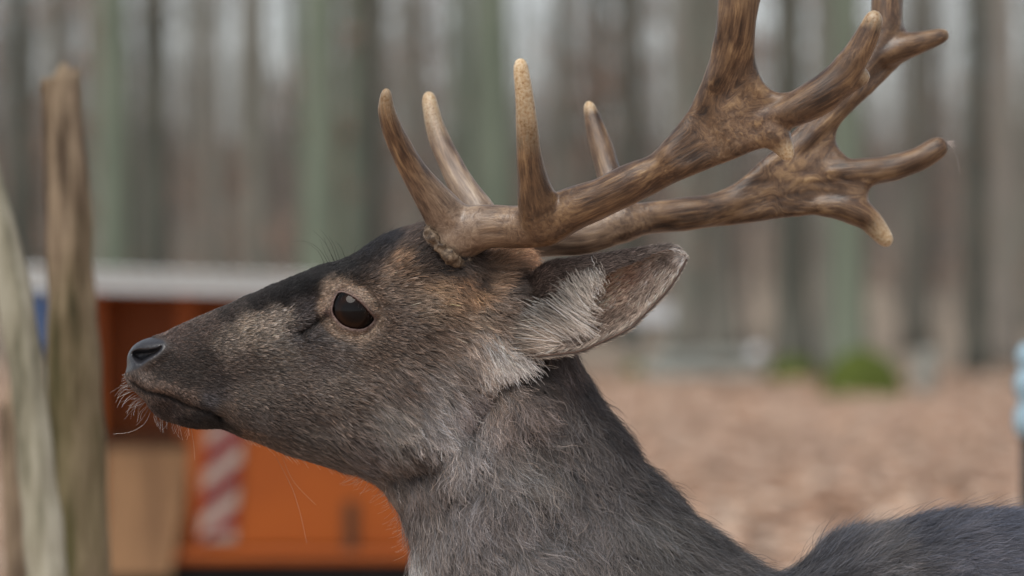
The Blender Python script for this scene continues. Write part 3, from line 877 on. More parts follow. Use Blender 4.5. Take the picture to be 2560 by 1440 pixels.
def build_body():
    xp = np.concatenate([np.arange(285, 1500, 3.6), np.arange(1500, 2640, 9.0), np.arange(2640, 4420, 30.0)])
    yp = np.concatenate([np.arange(500, 1230, 3.6), np.arange(1230, 1520, 6.5), np.arange(1520, 4740, 30.0)])
    xs, zs = PX(xp), PZ(yp)[::-1]
    yh = np.concatenate([np.arange(1.0, 84, 2.0), np.arange(86, 215, 7.0)]) / 1000.0
    ys = np.concatenate([-yh[::-1], yh])
    X, Y = np.meshgrid(xp, yp[::-1], indexing='ij')
    W, R = width_map(X, Y)
    dep = -(poly_sdf(OUT, X, Y) + inset_map(X, Y))
    t = np.minimum(dep / R, 1.0)
    A = np.maximum(1 - t, 0) ** 2.15
    W3 = (W / 1000.0)[:, None, :]
    F = ((A[:, None, :] + (np.abs(ys)[None, :, None] / W3) ** 2.15) ** (1 / 2.15) - 1) * W3
    F = F.astype(np.float32)
    for s in (-1, 1):
        def w(px, py, ymm): return (PX(px), s * ymm / 1000.0, PZ(py))
        k = 0.02
        # pedicles
        round_cone(F, xs, ys, zs, w(*q(1150, 720, 34), 26), w(*q(1112, 632, 38), 36), 0.020, 0.017, 0.012)
        # legs
        for chain in ([(1750, 2300, 80, 120), (1700, 2800, 85, 66), (1730, 3600, 80, 33), (1735, 4380, 78, 25), (1700, 4560, 78, 30), (1672, 4655, 78, 32)],
                      [(3850, 2150, 90, 230), (3700, 2780, 100, 130), (4060, 3560, 85, 42), (3990, 4380, 85, 27), (3950, 4560, 85, 31), (3922, 4655, 85, 33)]):
            for c0, c1 in zip(chain[:-1], chain[1:]):
                round_cone(F, xs, ys, zs, w(*c0[:3]), w(*c1[:3]), c0[3] / S, c1[3] / S, 0.03, 0.05)
    round_cone(F, xs, ys, zs, (PX(4215), 0, PZ(1720)), (PX(4290), 0, PZ(2250)), 30 / S, 22 / S, 0.02, 0.04)
    V, Q = surface_nets(F, xs, ys, zs)
    V = relax(V, Q, 2, 0.45)
    return V, Q

BV, BQ = build_body()
BN = vert_normals(BV, BQ)
cN = BV - np.array([PX(1300), 0, PZ(1000)])
if (BN * cN)[np.abs(BV[:, 1]) > 0.03].sum() < 0:
    BQ = BQ[:, ::-1]; BN = -BN

# ---- ears: folded leaf-shaped cup, cross sections along the length
def ear_curves():
    us = np.array([0, .2, .45, .7, .9, .97, 1.0])
    top = np.array([(1285, 735), (1368, 660), (1500, 641), (1606, 624), (1676, 613), (1703, 620), (1714, 640)])
    bot = np.array([(1250, 890), (1330, 893), (1452, 880), (1574, 824), (1666, 732), (1703, 682), (1717, 648)])
    return us, top, bot
EU, ETOP, EBOT = ear_curves()
def ear_section(u):
    """control points (across -1..1, depth mm away from the viewer) of the C-shaped section"""
    rim = np.interp(u, [0, .25, .55, .8, .95, 1], [-0.10, -0.30, -0.62, -0.84, -0.97, -1.0])
    yr = np.interp(u, [0, .15, .3, .7, 1], [2, 6, 8, 5, 1.0])
    bk = np.interp(u, [0, .3, .7, 1], [9, 7, 4, 0.5])
    fl = np.interp(u, [0, .3, .7, 1], [10, 10, 6, 0.5])
    lo = np.interp(u, [0, .3, .7, 1], [8, 7, 5, 0.5])
    return np.array([(rim, -yr), (-0.82, -yr * 0.95), (-1.0, -yr * 0.2), (-0.88, bk), (-0.35, fl), (0.25, fl * 0.9), (0.75, fl * 0.35), (1.0, -lo)])
NU, NV_ = 46, 48
def ear_grid(side):
    G = np.zeros((NU, NV_, 3)); Pp = np.zeros((NU, NV_, 2))
    for i in range(NU):
        u = i / (NU - 1)
        t = np.array([np.interp(u, EU, ETOP[:, k]) for k in (0, 1)]); b = np.array([np.interp(u, EU, EBOT[:, k]) for k in (0, 1)])
        c = catmull(ear_section(u), 8)
        s = np.linspace(0, len(c) - 1, NV_)
        a = np.interp(s, np.arange(len(c)), c[:, 0]); dy = np.interp(s, np.arange(len(c)), c[:, 1])
        yb = np.interp(u, [0, .14, .3, .6, 1], [26, 52, 66, 75, 80])
        y = yb - dy
        p = t[None, :] * ((1 - a) / 2)[:, None] + b[None, :] * ((1 + a) / 2)[:, None]
        kk = 1 - y / 1000 / CAM_D
        G[i, :, 0] = PX(1280 + (p[:, 0] - 1280) * kk); G[i, :, 2] = PZ(720 + (p[:, 1] - 720) * kk)
        G[i, :, 1] = -y / 1000
        Pp[i] = p
    if side > 0: G[:, :, 1] *= -1
    return G, Pp
def smooth_grid(G, n=3):
    for _ in range(n):
        H = G.copy()
        H[1:-1] = 0.5 * G[1:-1] + 0.25 * (G[:-2] + G[2:])
        G = H
    return G
def ear_mesh(side):
    G, Pp = ear_grid(side)
    G = smooth_grid(G)
    du = np.gradient(G, axis=0); dv = np.gradient(G, axis=1)
    N = np.cross(du, dv); N /= np.maximum(np.linalg.norm(N, axis=2, keepdims=True), 1e-12)
    # inner side faces the cavity: at the floor it must look to the viewer side (-y for the near ear)
    sgn = np.sign(N[NU // 3, int(NV_ * 0.62), 1]) * (1 if side > 0 else -1)
    N = N * sgn                                        # now N points to the cavity side
    th = 0.0011
    A, B = G + N * th * 0.5, G - N * th * 0.5
    V = np.concatenate([A.reshape(-1, 3), B.reshape(-1, 3)])
    n = NU * NV_; Q = []
    ii = (np.arange(NU - 1)[:, None] * NV_ + np.arange(NV_ - 1)[None, :]).ravel()
    q1 = np.stack([ii, ii + 1, ii + NV_ + 1, ii + NV_], 1)
    q2 = q1[:, ::-1] + n
    rim = []
    for i in range(NU - 1):
        for j in (0, NV_ - 1):
            a, b = i * NV_ + j, (i + 1) * NV_ + j
            rim.append((a, b, b + n, a + n))
    Q = np.concatenate([q1, q2, np.array(rim)])
    return V, Q, G, N, Pp
EARS = [ear_mesh(-1), ear_mesh(1)]

# ---- colour, hair direction and length over the photo pixels
FURC = [  # px, py, r,g,b (sRGB), length mm, dirx, diry, lift
    (1110, 645, 48, 41, 38, 11, .5, .3, .5), (1150, 660, 52, 44, 40, 12, .4, .6, .55), (1185, 690, 60, 48, 41, 12, .4, .7, .5),
    (660, 806, 146, 136, 127, 3.2, 1, -.15, .42), (575, 842, 118, 108, 100, 3, 1, -.05, .4), (500, 900, 56, 49, 46, 2.4, 1, .1, .4), (530, 950, 60, 53, 51, 2.6, 1, .2, .4), (440, 905, 54, 47, 44, 2.2, 1, .1, .4),
    (1345, 712, 62, 54, 51, 9, 1, -.15, .35), (1365, 690, 62, 54, 51, 9, 1, -.15, .35), (1335, 750, 62, 54, 51, 9, .9, .2, .35), (1290, 735, 68, 59, 54, 10, .9, .2, .4), (1300, 765, 84, 74, 68, 10, .9, .3, .4), (1375, 760, 60, 52, 49, 9, .9, .2, .35), (1375, 735, 62, 54, 51, 9, 1, .1, .35),
    (740, 712, 20, 19, 20, 4.5, 1, -.35, .4), (830, 676, 18, 17, 19, 5, 1, -.4, .4), (690, 742, 28, 26, 27, 4.5, 1, -.35, .4), (905, 655, 28, 25, 25, 5, 1, -.3, .4),
    (430, 835, 86, 74, 70, 1.95, 1, -0.1, 0.37), (450, 880, 76, 66, 62, 1.95, 1, -0.05, 0.37), (420, 930, 60, 53, 50, 1.95, 1, 0.2, 0.37), (350, 945, 98, 86, 80, 1.62, 0.3, 0.8, 0.52),
    (480, 940, 58, 51, 48, 2.27, 1, 0.2, 0.37), (410, 968, 112, 94, 84, 1.95, 0.6, 0.6, 0.47), (480, 998, 92, 78, 70, 2.27, 0.8, 0.5, 0.42), (420, 1015, 60, 50, 47, 2.6, 0.7, 0.6, 0.47), (480, 1045, 38, 32, 30, 3.75, 0.8, 0.5, 0.4),
    (540, 1058, 24, 21, 20, 4.5, 0.8, 0.4, 0.4), (560, 1035, 90, 78, 70, 3.75, 0.8, 0.5, 0.4), (520, 1000, 66, 62, 64, 2.6, 1, 0.3, 0.37), (520, 810, 84, 74, 70, 2.6, 1, -0.15, 0.37), (560, 775, 54, 48, 46, 2.6, 1, -0.3, 0.42),
    (560, 850, 92, 84, 78, 2.6, 1, -0.05, 0.37), (620, 822, 142, 132, 122, 3.38, 1, -0.15, 0.4), (700, 792, 134, 126, 119, 3.38, 1, -0.2, 0.4), (640, 760, 40, 37, 37, 3.75, 1, -0.3, 0.4), (700, 725, 24, 22, 23, 4.5, 1, -0.35, 0.4),
    (760, 720, 22, 21, 22, 4.5, 1, -0.3, 0.4), (790, 680, 22, 21, 22, 5.25, 1, -0.4, 0.45), (860, 662, 22, 21, 22, 5.25, 1, -0.4, 0.45), (920, 672, 66, 58, 54, 4.5, 1, -0.1, 0.4), (600, 920, 84, 75, 70, 3.38, 1, 0.1, 0.35), (700, 880, 100, 93, 88, 3.75, 1, 0.05, 0.35),
    (760, 830, 80, 76, 76, 3.75, 1, -0.05, 0.35), (760, 760, 66, 62, 63, 3.75, 1, -0.2, 0.4), (620, 990, 84, 76, 71, 3.75, 1, 0.3, 0.35), (640, 1060, 82, 74, 70, 4.5, 0.9, 0.45, 0.35), (620, 1090, 88, 72, 62, 4.5, 0.9, 0.4, 0.4), (750, 950, 94, 85, 80, 4.12, 1, 0.2, 0.35),
    (720, 1030, 80, 71, 66, 4.5, 1, 0.3, 0.35), (800, 900, 92, 85, 82, 4.12, 1, 0.15, 0.35), (850, 980, 96, 87, 81, 4.5, 1, 0.35, 0.35), (780, 1100, 84, 77, 73, 8, 0.9, 0.45, 0.3), (850, 1060, 88, 79, 74, 5.62, 0.9, 0.5, 0.4), (900, 1140, 98, 90, 87, 11, 0.8, 0.6, 0.35),
    (830, 712, 138, 120, 105, 1.95, 0.8, -0.3, 0.37), (960, 730, 118, 104, 94, 3.75, 1, -0.1, 0.4), (960, 690, 116, 100, 88, 4.5, 0.9, -0.25, 0.4), (1000, 800, 92, 80, 73, 4.5, 1, 0.2, 0.4), (950, 880, 98, 86, 78, 4.5, 1, 0.3, 0.4),
    (1040, 870, 84, 73, 66, 5.25, 0.9, 0.4, 0.4), (1000, 950, 96, 87, 82, 8, 0.85, 0.5, 0.3), (1060, 760, 112, 99, 88, 8, 1, 0.1, 0.35), (1120, 850, 109, 96, 87, 9, 0.9, 0.4, 0.35), (1000, 640, 112, 92, 76, 5.25, 0.8, -0.4, 0.45), (1010, 600, 71, 62, 59, 9, 0.7, -0.5, 0.4),
    (950, 605, 28, 28, 33, 10, 0.8, -0.5, 0.35), (900, 632, 26, 26, 30, 9, 0.8, -0.45, 0.35), (1060, 640, 56, 49, 46, 10, 0.7, -0.4, 0.4), (1075, 590, 64, 55, 51, 10, 0.6, -0.6, 0.45), (1110, 712, 112, 92, 75, 10, 0.8, 0.3, 0.45), (1150, 688, 104, 80, 62, 12, 0.5, 0.7, 0.5), (1090, 730, 135, 112, 91, 9, 0.9, 0.2, 0.35),
    (1180, 720, 132, 105, 82, 12, 0.6, 0.6, 0.45), (1240, 640, 132, 104, 82, 15, .7, -.7, .6), (1300, 655, 128, 100, 80, 15, .8, -.6, .6), (1220, 700, 128, 105, 87, 12, 0.9, 0.1, 0.45), (1180, 790, 128, 113, 100, 10, 0.9, 0.3, 0.4), (1250, 770, 109, 96, 87, 12, 0.8, 0.4, 0.45),
    (1310, 710, 73, 62, 58, 10, 1, -0.1, 0.35), (1200, 860, 146, 132, 123, 11, 0.6, 0.7, 0.4), (1250, 880, 201, 189, 180, 16, 0.5, 0.8, 0.4), (1230, 930, 171, 160, 153, 16, 0.4, 0.9, 0.35), (1150, 930, 112, 103, 98, 11, 0.7, 0.6, 0.3), (1080, 980, 136, 131, 129, 13, 0.6, 0.7, 0.35),
    (1100, 1060, 126, 121, 120, 15, 0.5, 0.8, 0.35), (980, 1060, 109, 103, 99, 12, 0.7, 0.6, 0.35), (1000, 1150, 96, 88, 84, 15, 0.6, 0.7, 0.35), (950, 1205, 110, 101, 96, 17, 0.5, 0.8, 0.4), (1060, 1180, 91, 83, 80, 18, 0.5, 0.8, 0.35), (1180, 1010, 130, 122, 121, 17, 0.45, 0.85, 0.35), (1240, 985, 115, 103, 96, 18, 0.5, 0.8, 0.35),
    (1330, 930, 50, 44, 42, 18, 0.5, 0.75, 0.35), (1400, 910, 82, 74, 72, 18, 0.45, 0.85, 0.35), (1300, 1020, 101, 92, 89, 20, 0.5, 0.8, 0.4), (1180, 1150, 115, 110, 109, 22, 0.35, 0.95, 0.4), (1200, 1260, 113, 108, 108, 24, 0.3, 0.95, 0.42), (1320, 1150, 110, 106, 104, 24, 0.35, 0.9, 0.42),
    (1420, 1050, 91, 86, 85, 22, 0.4, 0.9, 0.4), (1460, 950, 67, 63, 63, 20, 0.4, 0.9, 0.45), (1350, 1300, 108, 104, 104, 25, 0.35, 0.9, 0.42), (1500, 1150, 84, 80, 80, 23, 0.45, 0.88, 0.45), (1540, 1080, 61, 58, 59, 23, 0.5, 0.8, 0.6), (1620, 1190, 59, 57, 58, 25, 0.55, 0.75, 0.6), (1480, 1300, 96, 92, 92, 25, 0.4, 0.9, 0.42),
    (1450, 1400, 94, 90, 90, 26, 0.45, 0.88, 0.42), (1600, 1330, 84, 82, 82, 26, 0.5, 0.85, 0.45), (1780, 1340, 61, 60, 62, 26, 0.7, 0.55, 0.6), (1750, 1420, 79, 77, 78, 26, 0.6, 0.7, 0.45), (1050, 1290, 110, 104, 102, 22, 0.2, 0.95, 0.5), (1120, 1360, 115, 110, 109, 24, 0.25, 0.95, 0.4), (1060, 1400, 158, 155, 154, 24, 0.05, 1, 0.45),
    (1050, 1500, 180, 176, 175, 26, 0, 1, 0.4), (1200, 1450, 103, 98, 98, 26, 0.3, 0.95, 0.4), (1930, 1440, 79, 79, 84, 28, 0.9, 0.1, 0.6), (2050, 1380, 72, 73, 79, 30, 0.95, -0.1, 0.6), (2150, 1400, 84, 83, 86, 30, 0.95, 0.15, 0.4), (2250, 1340, 65, 67, 76, 30, 1, 0.05, 0.5), (2450, 1310, 70, 73, 84, 30, 1, 0.1, 0.45), (2400, 1400, 79, 80, 89, 30, 0.95, 0.25, 0.35),
    (2600, 1400, 70, 72, 82, 30, 1, 0.2, 0.35), (2200, 1500, 86, 84, 86, 30, 0.9, 0.4, 0.35), (3000, 1500, 70, 70, 74, 30, 1, 0.2, 0.35), (2500, 2600, 144, 139, 137, 25, 0.9, 0.3, 0.3), (1300, 2200, 108, 103, 101, 25, 0.2, 1, 0.3), (3900, 2200, 84, 82, 82, 25, 0.5, 0.8, 0.3), (1700, 3600, 80, 74, 70, 4.5, 0, 1, 0.3), (4000, 3600, 80, 74, 70, 4.5, 0, 1, 0.3)]

def view_px(P):
    """mid-plane px as projected for the near side; the far side mirrors it"""
    y = np.abs(P[:, 1])
    k = CAM_D / (CAM_D - y)
    return 1280 + (P[:, 0] * S) * k, 720 - ((P[:, 2] - CAM_H) * S) * k

FEAT = dict(almond=catmull([(850, 733), (866, 736), (886, 746), (908, 765), (924, 784), (933, 797), (921, 813), (902, 821), (879, 819.5), (857, 811), (841, 795), (833, 780), (835, 760), (841, 742)], 4, closed=True),
            pad=catmull([(300, 932), (300, 895), (318, 858), (350, 842), (385, 845), (409, 852), (414, 866), (398, 884), (370, 904), (350, 919), (330, 927)], 4, closed=True))

FEAT['almond'] = FEAT['almond'].mean(0) + (FEAT['almond'] - FEAT['almond'].mean(0)) * 1.04

def coat(P):
    x, y = view_px(P)
    # irregular borders between the colour areas
    jx = 9 * vnoise(P, 160, 3) + 5 * vnoise(P, 420, 5); jy = 9 * vnoise(P, 160, 9) + 5 * vnoise(P, 420, 11)
    c = idw(FURC, x + jx, y + jy, 2.2, 8.0)
    rgb, ln, dr, lift = lin(c[:, :3]), c[:, 3].copy(), c[:, 4:6].copy(), c[:, 6].copy()
    near_eye = (np.abs(x - 884) < 200) & (np.abs(y - 778) < 200)
    al = np.full(len(x), 500.0, dtype=np.float32)
    if near_eye.any():
        al[near_eye] = poly_sdf(FEAT['almond'], x[near_eye], y[near_eye])
    # bare tan skin round the eye, pink rim, dark gland slit
    ang = np.arctan2(y - 778, x - 884)
    rw = np.interp(ang, [-3.15, -2.4, -1.6, -0.8, 0, 0.7, 1.6, 2.4, 3.15], [44, 38, 30, 27, 20, 25, 34, 37, 44])
    m = 1 / (1 + np.exp((al - rw - jx * .4) / 4.0))
    tan = lin((140, 123, 109)); pink = lin((88, 68, 66))
    rgb = rgb * (1 - m[:, None]) + tan * m[:, None]
    m2 = np.exp(-0.5 * (np.maximum(al, 0) / 5.5) ** 2) * (al < 40)
    front = np.exp(-0.5 * (line_dist([(835, 778), (815, 785)], x, y) / 9) ** 2)
    m2 = np.maximum(m2, front)
    rgb = rgb * (1 - 0.85 * m2[:, None]) + pink * 0.85 * m2[:, None]
    gl = np.exp(-0.5 * (line_dist([(812, 792), (795, 802), (775, 818), (752, 834)], x, y) / 8) ** 2)
    rgb = rgb * (1 - 0.8 * gl[:, None])
    mo = np.exp(-0.5 * (line_dist([(330, 952), (367, 978), (424, 991), (467, 1011), (531, 1032), (545, 1042), (589, 1073)], x, y) / 5) ** 2)
    rgb = rgb * (1 - 0.7 * mo[:, None])
    ln = np.where(al < 46, np.minimum(ln, 0.9 + np.maximum(al, 0) * 0.055), ln)
    pad = poly_sdf(FEAT['pad'], x, y) if len(x) else x
    hair_ok = (al > 3.5) & (pad > 0)
    return x, y, rgb, ln, dr, lift, al, pad, hair_ok

# body vertex colours
bx, by, brgb, _, _, _, bal, bpad, _ = coat(BV)
padm = np.clip(-bpad / 5.0 + 0.5, 0, 1)
padc = lin((40, 40, 44))
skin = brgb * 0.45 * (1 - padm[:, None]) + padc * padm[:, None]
bare = np.clip((46 - bal) / 10, 0, 1)[:, None]
skin = skin * (1 - bare) + brgb * bare
inn = (bal < 0)[:, None]
skin = np.where(inn, lin((60, 36, 32)), skin)
hoof = BV[:, 2] < 0.05
skin[hoof] = lin((30, 28, 27))

V_all, Q_all, C_all, W_all = [BV], [BQ], [skin], [padm]
off = len(BV)
for EV, EQ, G, N, Pp in EARS:
    V_all.append(EV); Q_all.append(EQ + off); off += len(EV)
    half = len(EV) // 2
    cc = np.zeros((len(EV), 3)); cc[:half] = lin((120, 100, 90)); cc[half:] = lin((66, 57, 53))
    C_all.append(cc); W_all.append(np.zeros(len(EV)))
body_me = np_mesh('body', np.concatenate(V_all), np.concatenate(Q_all))
Cv = np.concatenate(C_all); Wv = np.concatenate(W_all)
at = body_me.attributes.new('tint', 'FLOAT_COLOR', 'POINT')
at.data.foreach_set('color', np.concatenate([Cv, np.ones((len(Cv), 1))], 1).astype(np.float32).ravel())
at = body_me.attributes.new('wet', 'FLOAT', 'POINT')
at.data.foreach_set('value', Wv.astype(np.float32))

m, nt, b, out = mat_new('deer_skin'); M['skin'] = m
a1 = nd(nt, 'ShaderNodeAttribute', attribute_name='tint'); a2 = nd(nt, 'ShaderNodeAttribute', attribute_name='wet')
nt.links.new(a1.outputs['Color'], b.inputs['Base Color'])
mr = nd(nt, 'ShaderNodeMapRange'); mr.inputs['To Min'].default_value = 0.75; mr.inputs['To Max'].default_value = 0.33
nt.links.new(a2.outputs['Fac'], mr.inputs['Value']); nt.links.new(mr.outputs[0], b.inputs['Roughness'])
tc = nd(nt, 'ShaderNodeTexCoord'); vo = nd(nt, 'ShaderNodeTexVoronoi', Scale=700.0)
nt.links.new(tc.outputs['Object'], vo.inputs['Vector'])
bp = nd(nt, 'ShaderNodeBump', Strength=0.35, Distance=0.0006); nt.links.new(vo.outputs['Distance'], bp.inputs['Height'])
nt.links.new(bp.outputs[0], b.inputs['Normal'])

deer = empty('fallow_deer', (PX(2600), 0, 0))
tag(deer, 'dark grey fallow buck with broad branching antlers, head raised in profile', 'deer')
def kid(o):
    o.parent = deer; o.location = (-float(PX(2600)), 0, 0); return o
body = kid(link('body', body_me, M['skin']))

# ---- eyes
def eye_mat():
    m, nt, b, out = mat_new('eye')
    tc = nd(nt, 'ShaderNodeTexCoord')
    sp = nd(nt, 'ShaderNodeSeparateXYZ'); nt.links.new(tc.outputs['Object'], sp.inputs[0])
    # radial distance from the optical axis (object Y), horizontal pupil
    def mth(op, a, b_=None, c=None):
        n = nd(nt, 'ShaderNodeMath', operation=op)
        for i, v in enumerate((a, b_, c)):
            if v is None: continue
            if isinstance(v, (int, float)): n.inputs[i].default_value = v
            else: nt.links.new(v, n.inputs[i])
        return n.outputs[0]
    r = mth('SQRT', mth('ADD', mth('POWER', sp.outputs['X'], 2.0), mth('POWER', sp.outputs['Z'], 2.0)))
    iris = ramp(nt, [(0.0, lin4(16, 10, 8)), (0.33, lin4(26, 15, 10)), (0.40, lin4(28, 17, 12)), (0.56, lin4(44, 26, 15)), (0.66, lin4(34, 20, 14)), (0.80, lin4(12, 10, 10))], mth('MULTIPLY', r, 60.0))
    n = nd(nt, 'ShaderNodeTexNoise', Scale=500.0); nt.links.new(tc.outputs['Object'], n.inputs['Vector'])
    mx = nd(nt, 'ShaderNodeMixRGB', blend_type='MULTIPLY'); mx.inputs['Fac'].default_value = 0.5
    nt.links.new(iris, mx.inputs['Color1']); nt.links.new(n.outputs['Fac'], mx.inputs['Color2'])
    pz = mth('MULTIPLY', sp.outputs['Z'], 190.0); pxx = mth('MULTIPLY', sp.outputs['X'], 95.0)
    pup = mth('SQRT', mth('ADD', mth('POWER', pz, 2.0), mth('POWER', pxx, 2.0)))
    pm = nd(nt, 'ShaderNodeMapRange'); pm.inputs['From Min'].default_value = 0.6; pm.inputs['From Max'].default_value = 1.5
    nt.links.new(pup, pm.inputs['Value'])
    m2 = nd(nt, 'ShaderNodeMixRGB'); m2.inputs['Color1'].default_value = (0.006, 0.005, 0.005, 1)
    nt.links.new(pm.outputs[0], m2.inputs['Fac']); nt.links.new(mx.outputs[0], m2.inputs['Color2'])
    nt.links.new(m2.outputs[0], b.inputs['Base Color'])
    b.inputs['Roughness'].default_value = 0.02
    b.inputs['IOR'].default_value = 1.4
    b.inputs['Specular IOR Level'].default_value = 0.2
    return m
M['eye'] = eye_mat()
for s in (-1, 1):
    n, mr_ = 40, 24; V, Q = [], []
    for j in range(mr_ + 1):
        a = math.pi * j / mr_
        for i in range(n):
            t = 2 * math.pi * i / n
            bulge = 1.0 + 0.05 * math.exp(-(a / 0.6) ** 2)
            r = EYE_R / S * bulge
            V.append((r * math.sin(a) * math.cos(t), s * r * math.cos(a), r * math.sin(a) * math.sin(t)))
    for j in range(mr_):
        for i in range(n):
            Q.append((j * n + i, j * n + (i + 1) % n, (j + 1) * n + (i + 1) % n, (j + 1) * n + i))
    e = link('eye', np_mesh('eye', V, Q), M['eye'], deer)
    e.location = (float(PX(EYE[0])) - float(PX(2600)), s * EYE_Y / 1000, float(PZ(EYE[1])))
    e.rotation_euler = (0, math.radians(24), 0)

# ---- antlers
TINES = []
def antler(strokes, palms, ctr, T, side_sign, tips):
    """strokes: [(px,py,ymm,r px)...] ; palms: outline polygons px ; ctr: centre depth control (px,py,ymm) ; T thickness control (px,py,mm half, R px)"""
    def tow(px, py, ymm):
        k = 1 + ymm / 1000 / CAM_D
        return np.array([PX(1280 + (px - 1280) * k), ymm / 1000, PZ(720 + (py - 720) * k)])
    allp = np.array([tow(*p[:3]) for s in strokes for p in s])
    polyw = []
    for pg in palms:
        c = idw(ctr, [p[0] for p in pg], [p[1] for p in pg], 2, 40)[:, 0]
        polyw.append(np.array([tow(p[0], p[1], y) for p, y in zip(pg, c)]))
    pts = np.concatenate([allp] + polyw)
    lo, hi = pts.min(0) - 0.03, pts.max(0) + 0.03
    st = (0.00105, 0.0014, 0.00105)
    xs, ys, zs = [np.arange(lo[i], hi[i], st[i]) for i in range(3)]
    F = np.full((len(xs), len(ys), len(zs)), 0.05, dtype=np.float32)
    for pw in polyw:
        x0, x1 = np.searchsorted(xs, [pw[:, 0].min() - .012, pw[:, 0].max() + .012]); z0, z1 = np.searchsorted(zs, [pw[:, 2].min() - .012, pw[:, 2].max() + .012])
        X, Z = np.meshgrid(xs[x0:x1], zs[z0:z1], indexing='ij')
        sm = catmull(pw[:, [0, 2]], 5, closed=True)
        d2 = poly_sdf(sm, X, Z)
        PXX, PYY = X * S + 1280, 720 - (Z - CAM_H) * S
        y0 = idw(ctr, PXX, PYY, 2, 40)[:, 0].reshape(X.shape) / 1000
        tr = idw(T, PXX, PYY, 2, 30)
        th = tr[:, 0].reshape(X.shape) / 1000; R = tr[:, 1].reshape(X.shape) / S
        a = np.maximum(1 - np.minimum(-d2 / R, 1), 0) ** 2
        f = (np.sqrt(a[:, None, :] + ((ys[None, :, None] - y0[:, None, :]) / th[:, None, :]) ** 2) - 1) * th[:, None, :]
        F[x0:x1, :, z0:z1] = smin(F[x0:x1, :, z0:z1], f.astype(np.float32), 0.006)
    samples = []
    for s in strokes:
        sp_ = catmull(np.array(s, dtype=float), 6)
        wpts = np.array([tow(*p[:3]) for p in sp_]); rr = sp_[:, 3] * (1 + sp_[:, 2] / 1000 / CAM_D) / S
        acc = 0.0
        if samples:                                     # a tine carries on from where it leaves its beam
            A_ = np.array(samples); j_ = ((A_[:, :3] - wpts[0]) ** 2).sum(1).argmin(); acc = A_[j_, 3]
        for i in range(len(wpts) - 1):
            round_cone(F, xs, ys, zs, wpts[i], wpts[i + 1], rr[i], rr[i + 1], 0.005, 0.014)
            dl = np.linalg.norm(wpts[i + 1] - wpts[i])
            samples.append(np.concatenate([wpts[i], [acc, 0], (wpts[i + 1] - wpts[i]) / max(dl, 1e-9)])); acc += dl
    V, Q = surface_nets(F, xs, ys, zs)
    V = relax(V, Q, 3, 0.5)
    N = vert_normals(V, Q)
    ce = pts.mean(0)
    # flow coordinates: along the nearest stroke / across
    Sx = np.array(samples)
    flow = np.zeros((len(V), 3)); coh = np.ones(len(V)); TEN = np.zeros((len(V), 3, 3))
    for a in range(0, len(V), 8000):
        v = V[a:a + 8000]
        rel_ = v[:, None, :] - Sx[None, :, :3]
        d = np.sqrt((rel_ ** 2).sum(2))
        w = np.exp(-((d - d.min(1, keepdims=True)) / 0.009) ** 2); w /= w.sum(1, keepdims=True)
        al = (rel_ * Sx[None, :, 5:8]).sum(2)
        dirn = (w[:, :, None] * Sx[None, :, 5:8]).sum(1)
        w2 = np.exp(-((d - d.min(1, keepdims=True)) / 0.016) ** 2); w2 /= w2.sum(1, keepdims=True)
        TEN[a:a + 8000] = np.einsum('nk,ki,kj->nij', w2, Sx[:, 5:8], Sx[:, 5:8])
        coh[a:a + 8000] = np.linalg.norm(dirn, axis=1)
        dirn /= np.maximum(np.linalg.norm(dirn, axis=1, keepdims=True), 1e-6)
        flow[a:a + 8000, 0] = (w * (Sx[None, :, 3] + al)).sum(1)
        rm = (w[:, :, None] * rel_).sum(1)
        flow[a:a + 8000, 1] = -rm[:, 0] * dirn[:, 2] + rm[:, 2] * dirn[:, 0]
        flow[a:a + 8000, 2] = rm[:, 1]
    # streaks: noise smeared along the growth direction over the surface
    E = np.concatenate([Q[:, [0, 1]], Q[:, [1, 2]], Q[:, [2, 3]], Q[:, [3, 0]], Q[:, [0, 2]], Q[:, [1, 3]]]); E = np.concatenate([E, E[:, ::-1]])
    ev = V[E[:, 1]] - V[E[:, 0]]; ev /= np.maximum(np.linalg.norm(ev, axis=1, keepdims=True), 1e-9)
    we = (np.einsum('ni,nij,nj->n', ev, TEN[E[:, 0]], ev)) ** 4 + 1e-4
    nv = len(V); ws = np.bincount(E[:, 0], weights=we, minlength=nv)
    def smear(x, it):
        for _ in range(it):
            x = 0.25 * x + 0.75 * np.bincount(E[:, 0], weights=we * x[E[:, 1]], minlength=nv) / ws
        x = x - x.mean(); return np.clip(0.5 + 0.2 * x / x.std(), 0, 1)
    rg = np.random.default_rng(12)
    st1 = smear(rg.normal(0, 1, nv), 30); st2 = smear(rg.normal(0, 1, nv), 90)
    g = vnoise(np.stack([flow[:, 0] * 0.12, flow[:, 1], flow[:, 2]], 1), 420, 2) * 0.00035 + vnoise(np.stack([flow[:, 0] * 0.10, flow[:, 1], flow[:, 2]], 1), 200, 4) * 0.00045
    tip = np.zeros(len(V))
    for tp in tips:
        w = tow(*tp[:3]); d = np.linalg.norm(V - w, axis=1)
        tip = np.maximum(tip, np.clip(1 - d / tp[3], 0, 1) * tp[4])
    if (N[:, 1] * (V[:, 1] - V[:, 1].mean())).sum() < 0:
        Q = Q[:, ::-1]; N = -N
    V = V + N * (((st1 - 0.5) * 0.0005 + (st2 - 0.5) * 0.0006) * (1 - np.clip(tip, 0, 1)))[:, None]
    me = np_mesh('antler', V, Q)
    at = me.attributes.new('flow', 'FLOAT_VECTOR', 'POINT'); at.data.foreach_set('vector', flow.astype(np.float32).ravel())
    at = me.attributes.new('tip', 'FLOAT', 'POINT'); at.data.foreach_set('value', tip.astype(np.float32))
    for an, av in (('thin', st1), ('broad', st2)):
        at = me.attributes.new(an, 'FLOAT', 'POINT'); at.data.foreach_set('value', av.astype(np.float32))
